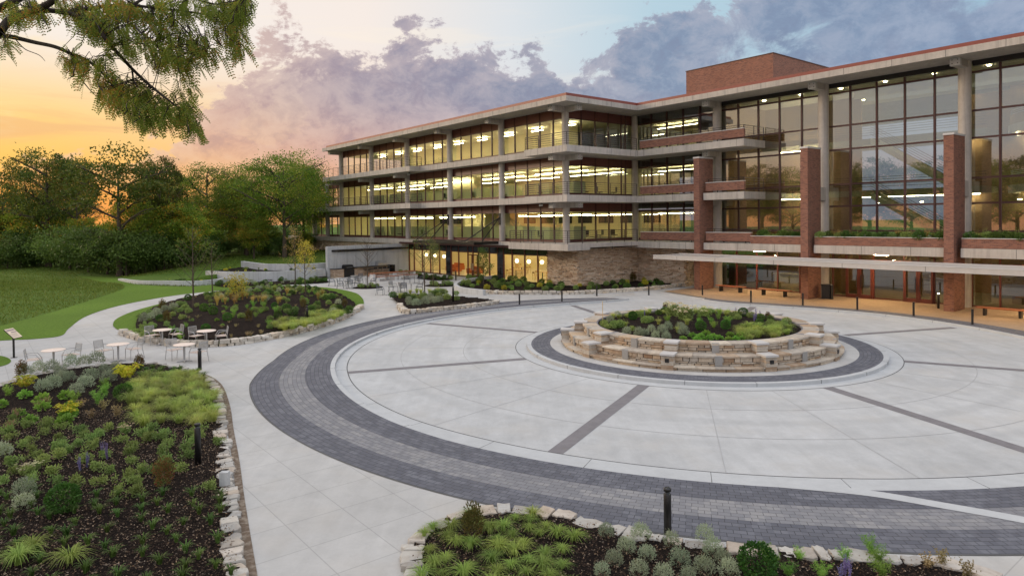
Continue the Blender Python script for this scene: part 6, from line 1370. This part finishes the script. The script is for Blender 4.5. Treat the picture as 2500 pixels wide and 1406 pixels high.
# young trees
def young(nm, seed, h, lf, leafn, leaf, r_, lab, loc_, base=.3, spread=.32, bare=False, shape=1.):
    r = random.Random(seed); tb = MB(); tb.tube([(0, 0, 0), (r.uniform(-.03, .03), .02, h*.35), (r.uniform(-.05, .05), 0, h*.7), (0, 0, h)], [r_, r_*.8, r_*.5, r_*.15], 7); pts = []
    for i in range(22):
        t_ = base+(1-base)*(i+.5)/22; a = i*2.4+r.uniform(-.4, .4); L_ = h*spread*(1.15-t_)*shape*r.uniform(.75, 1.2)+.12; b0 = (0, 0, h*t_); e = (L_*cos(a)*.8, L_*sin(a)*.8, h*t_+L_*r.uniform(.6, 1.1)); m_ = tuple((b0[q]+e[q])/2+(-.04*L_ if q == 2 else 0) for q in range(3))
        tb.tube([b0, m_, e], [r_*.28, r_*.2, r_*.07], 4, False); pts += [m_, e, tuple((m_[q]+e[q])/2 for q in range(3))]
        for _ in range(3):
            s = r.uniform(.3, .9); c = [b0[q]+(e[q]-b0[q])*s for q in range(3)]; a3 = a+r.uniform(-1.2, 1.2); l3 = L_*.4; e3 = (c[0]+cos(a3)*l3*.7, c[1]+sin(a3)*l3*.7, c[2]+l3*.7); tb.tube([tuple(c), e3], [r_*.1, r_*.05], 3, False); pts.append(e3)
    o = empty(nm, loc_, r.uniform(0, 6), label=lab, cat='tree', group='young trees round the patio'); tb.build('trunk', M['bark'], o)
    if leafn:
        c = np.array(pts); idx = ng.integers(0, len(c), leafn); P = c[idx]+ng.normal(size=(leafn, 3))*.11; VF = kite(P, ng.normal(size=(leafn, 3))+np.array([0, 0, -.4]), leaf*ng.uniform(.6, 1.2, leafn), leaf*.28); npmesh('crown', VF[0], VF[1], M[lf], o)
    return o
def yt(u, v, z, vt, *a, **k):
    x, y = at(u, v, z); lo_, hi_ = .5, 15
    for _ in range(40):
        m_ = (lo_+hi_)/2; c = CM @ np.array([x, y, z+m_-H])
        if CY+FPX*c[1]/c[2] > vt: lo_ = m_
        else: hi_ = m_
    return a[0], x, y, z, lo_
def Y_(seed, u, v, z, vt, lf, n_, leaf, r_, lab, **k): nm, x, y, z, h = yt(u, v, z, vt, 'young_tree'); return young('young_tree', seed, h, lf, n_, leaf, r_, lab, (x, y, z-.05), **k)
Y_(1, 473, 746, .6, 560, 'lf_tree', 900, .07, .06, 'young tree with thin grey leaves at the left of the large middle bed', base=.22, spread=.42)
Y_(2, 519, 716, .5, 590, 'lf_tree', 500, .07, .05, 'thin young tree behind the left part of the large middle bed', base=.3)
Y_(3, 721, 698, .3, 560, 'lf_gold', 900, .08, .05, 'young tree with thin tan foliage behind the middle bed', base=.25)
Y_(4, 746, 724, .5, 598, 'lf_yg', 1100, .09, .045, 'young tree with yellow green leaves at the right of the middle bed', base=.4, spread=.36)
Y_(5, 898, 699, .1, 590, 'lf_tree', 0, .08, .05, 'bare leafless young tree in the ring bed on the patio', base=.42, spread=.5)
Y_(6, 1037, 716, .15, 560, 'lf_tree', 1100, .09, .055, 'tall sparse young tree in the small wedge bed before the cafe', base=.3, spread=.42)
Y_(7, 1058, 697, .1, 600, 'lf_tree', 900, .09, .05, 'young tree in the ring bed close to the cafe windows', base=.45, spread=.34)
Y_(8, 1180, 693, .2, 611, 'lf_shrub', 1500, .11, .05, 'small dense leafy young tree in front of the cafe doors', base=.1, spread=.3)
x, y = at(578, 735, .55); VF = (lambda P, d: kite(P, ng.normal(size=d.shape), .11, .04))(*ball(650, .85, .95, 1.15, .35)); o = empty('yellow_shrub', (x, y, .5), label='multi stemmed shrub with bright yellow leaves in the middle bed', cat='shrub'); npmesh('foliage', VF[0], VF[1], M['lf_yg'], o)
b = MB(); [b.tube([(0, 0, 0), (.3*cos(k), .3*sin(k), .8), (.5*cos(k), .5*sin(k), 1.6)], [.02, .015, .006], 4) for k in range(7)]; b.build('stems', M['bark'], o)
# overhanging limb of a honey locust whose trunk stands left of the picture
ht = empty('overhanging_tree', label='feathery leaved tree limb with dark pods hanging into the upper left corner', cat='tree')
Yd = 8.6; SC_ = Yd/FPX
limbs = [([(0, 78), (28, 46), (70, 31), (112, 14), (146, -10), (190, -40)], .055, .03, 8.4), ([(0, 87), (34, 92), (84, 104), (134, 115), (174, 132), (213, 148), (246, 176), (280, 213), (302, 250)], .036, .008, 8.8), ([(90, 24), (157, 31), (207, 48), (238, 67), (263, 104), (294, 137), (322, 168), (358, 202), (392, 230), (420, 252), (448, 280), (474, 318)], .034, .006, 8.2),
         ([(157, 28), (224, 21), (269, 15), (322, 14), (392, 22), (448, 28), (518, 42), (560, 80), (585, 120)], .026, .006, 8.6), ([(252, 20), (302, 50), (347, 81), (392, 123), (437, 157)], .016, .005, 8.9), ([(-40, 60), (0, 20), (40, 2), (70, -14)], .05, .035, 8.8), ([(322, 14), (380, -20), (450, -60)], .02, .008, 8.3), ([(392, 22), (440, 60), (480, 110), (500, 140)], .012, .004, 8.4),
         ([(174, 132), (190, 180), (215, 215), (235, 235)], .012, .004, 9.), ([(322, 168), (330, 220), (345, 265), (355, 300)], .012, .004, 8.5), ([(450, -10), (520, 10), (580, 10), (600, -5)], .012, .004, 8.2), ([(34, 92), (60, 120), (95, 135), (110, 150)], .008, .003, 8.9), ([(280, 213), (300, 270), (310, 320)], .008, .003, 8.8)]
anchors = []; tb = MB(); rl_ = random.Random(21)
for L, r0, r1, yd in limbs:
    P = spline([ray(u, v, yd+.25*sin(i*1.3)) for i, (u, v) in enumerate(L)], 5); n_ = len(P); tb.tube(P, [r0+(r1-r0)*i/(n_-1) for i in range(n_)], 6, False); anchors += [(p, i/(n_-1)) for i, p in enumerate(P)]
s0_, s1_, s2_ = ray(0, 78, 8.4), ray(0, 87, 8.8), ray(-40, 60, 8.8); tk = (-9.6, 6.6)
tb.tube(spline([(tk[0], tk[1], 5.2), (-8.6, 7.3, 7.2), (-7.2, 8.1, 8.0), s0_], 5), [.12]*10+[.09]*4+[.06]*2, 8, False); tb.tube(spline([(-8.4, 7.4, 7.3), (-7.2, 8.3, 7.9), s1_], 5), .045, 7, False); tb.tube(spline([(-8.6, 7.3, 7.2), (-7.4, 8.3, 8.6), s2_], 5), .06, 7, False)
tb.tube([(tk[0]-.3, tk[1], -.1), (tk[0]-.1, tk[1], 2.5), (tk[0], tk[1], 5.3), (tk[0]-.6, tk[1], 9)], [.3, .24, .2, .14], 10)
reg = [[(560, -20), (620, -20), (605, 100), (590, 150), (570, 120)], [(440, 230), (470, 240), (490, 330), (450, 320)], [(330, -20), (615, -20), (600, 60), (560, 150), (470, 120), (400, 130), (330, 90)], [(90, -10), (330, -10), (330, 110), (250, 90), (150, 20)], [(130, 130), (200, 120), (260, 150), (330, 180), (330, 260), (240, 220), (170, 180)], [(230, 200), (330, 190), (400, 240), (490, 300), (480, 330), (420, 300), (330, 290), (260, 260)], [(0, -10), (80, -10), (110, 40), (40, 60), (0, 50)], [(0, 80), (25, 100), (20, 130), (0, 130)], [(330, 90), (460, 120), (480, 170), (400, 160), (340, 130)], [(420, 215), (480, 220), (500, 250), (440, 280)]]
cnts = [30, 22, 215, 120, 70, 105, 30, 8, 44, 16]; fr_V = []; A = np.array([a[0] for a in anchors]); PODS = []
Pf = []; Df = []
for rg, cn in zip(reg, cnts):
    for (u, v) in spots(rg, cn, 3, tries=20):
        q = np.array(ray(u, v, rl_.uniform(7.9, 9.2))); j = int(np.argmin(((A-q)**2).sum(1))); a0 = A[j]
        mid = (a0+q)/2+np.array([rl_.uniform(-.05, .05), 0, rl_.uniform(0, .08)])
        if np.linalg.norm(a0-q) < 1.1: tb.tube([tuple(a0), tuple(mid), tuple(q)], [.006, .0045, .003], 3, False)
        for k in range(rl_.randint(2, 4)):
            s = rl_.uniform(.35, 1.); p0 = a0+(q-a0)*s if np.linalg.norm(a0-q) < 1.1 else q+np.array([rl_.uniform(-.1, .1) for _ in range(3)]); d = unit(np.array([rl_.gauss(.25, .6), rl_.gauss(0, .6), -.9+rl_.gauss(0, .35)])); Pf.append(p0); Df.append(d)
        if rl_.random() < .16:
            a = rl_.uniform(-1, 1); L_ = rl_.uniform(.12, .2); pods = MB(); PODS.append(pods); pods.tube([tuple(q), (q[0]+.02*a, q[1], q[2]-L_*.4), (q[0]+.05*a+.02, q[1], q[2]-L_*.75), (q[0]+.11*a, q[1], q[2]-L_)], [.004, .009, .009, .003], 4, False)
Pf = np.array(Pf); Df = np.array(Df); n_ = len(Pf); parts = []; S = unit(np.cross(Df, ng.normal(size=(n_, 3)))); Lr = ng.uniform(.13, .23, n_)[:, None]
for k in range(9):
    t_ = (k+1)/9.5; c = Pf+Df*Lr*t_+np.array([0, 0, -1.])*Lr*.35*t_*t_
    for sg_ in (-1, 1):
        D = S*sg_+Df*.55; L_ = .040*(1.05-.4*abs(t_-.4)); D = unit(D); Nn = unit(np.cross(D, Df)); Wd = np.cross(D, Nn)*.0085
        V = np.stack([c, c+D*L_*.5+Wd, c+D*L_, c+D*L_*.5-Wd], 1).reshape(-1, 3); parts.append((V, np.arange(4*n_).reshape(n_, 4)))
e_ = Pf+Df*Lr-np.array([0, 0, 1.])*Lr*.35; Wd = S*.0013; parts.append((np.stack([Pf-Wd, Pf+Wd, e_+Wd, e_-Wd], 1).reshape(-1, 3), np.arange(4*n_).reshape(n_, 4)))
V, F = join(*parts); npmesh('foliage', V, F, M['lf_frond'], ht); tb.build('trunk', M['bark_dk'], ht, fix=False); [q.build('seed_pod', M['pod'], ht, fix=False) for q in PODS[:98]]
for u_ in list(bpy.data.objects):      # nothing built but never placed stays behind
    if u_.parent is None and u_.type == 'EMPTY' and 'label' not in u_.keys():
        for c in list(u_.children_recursive): bpy.data.objects.remove(c)
        bpy.data.objects.remove(u_)
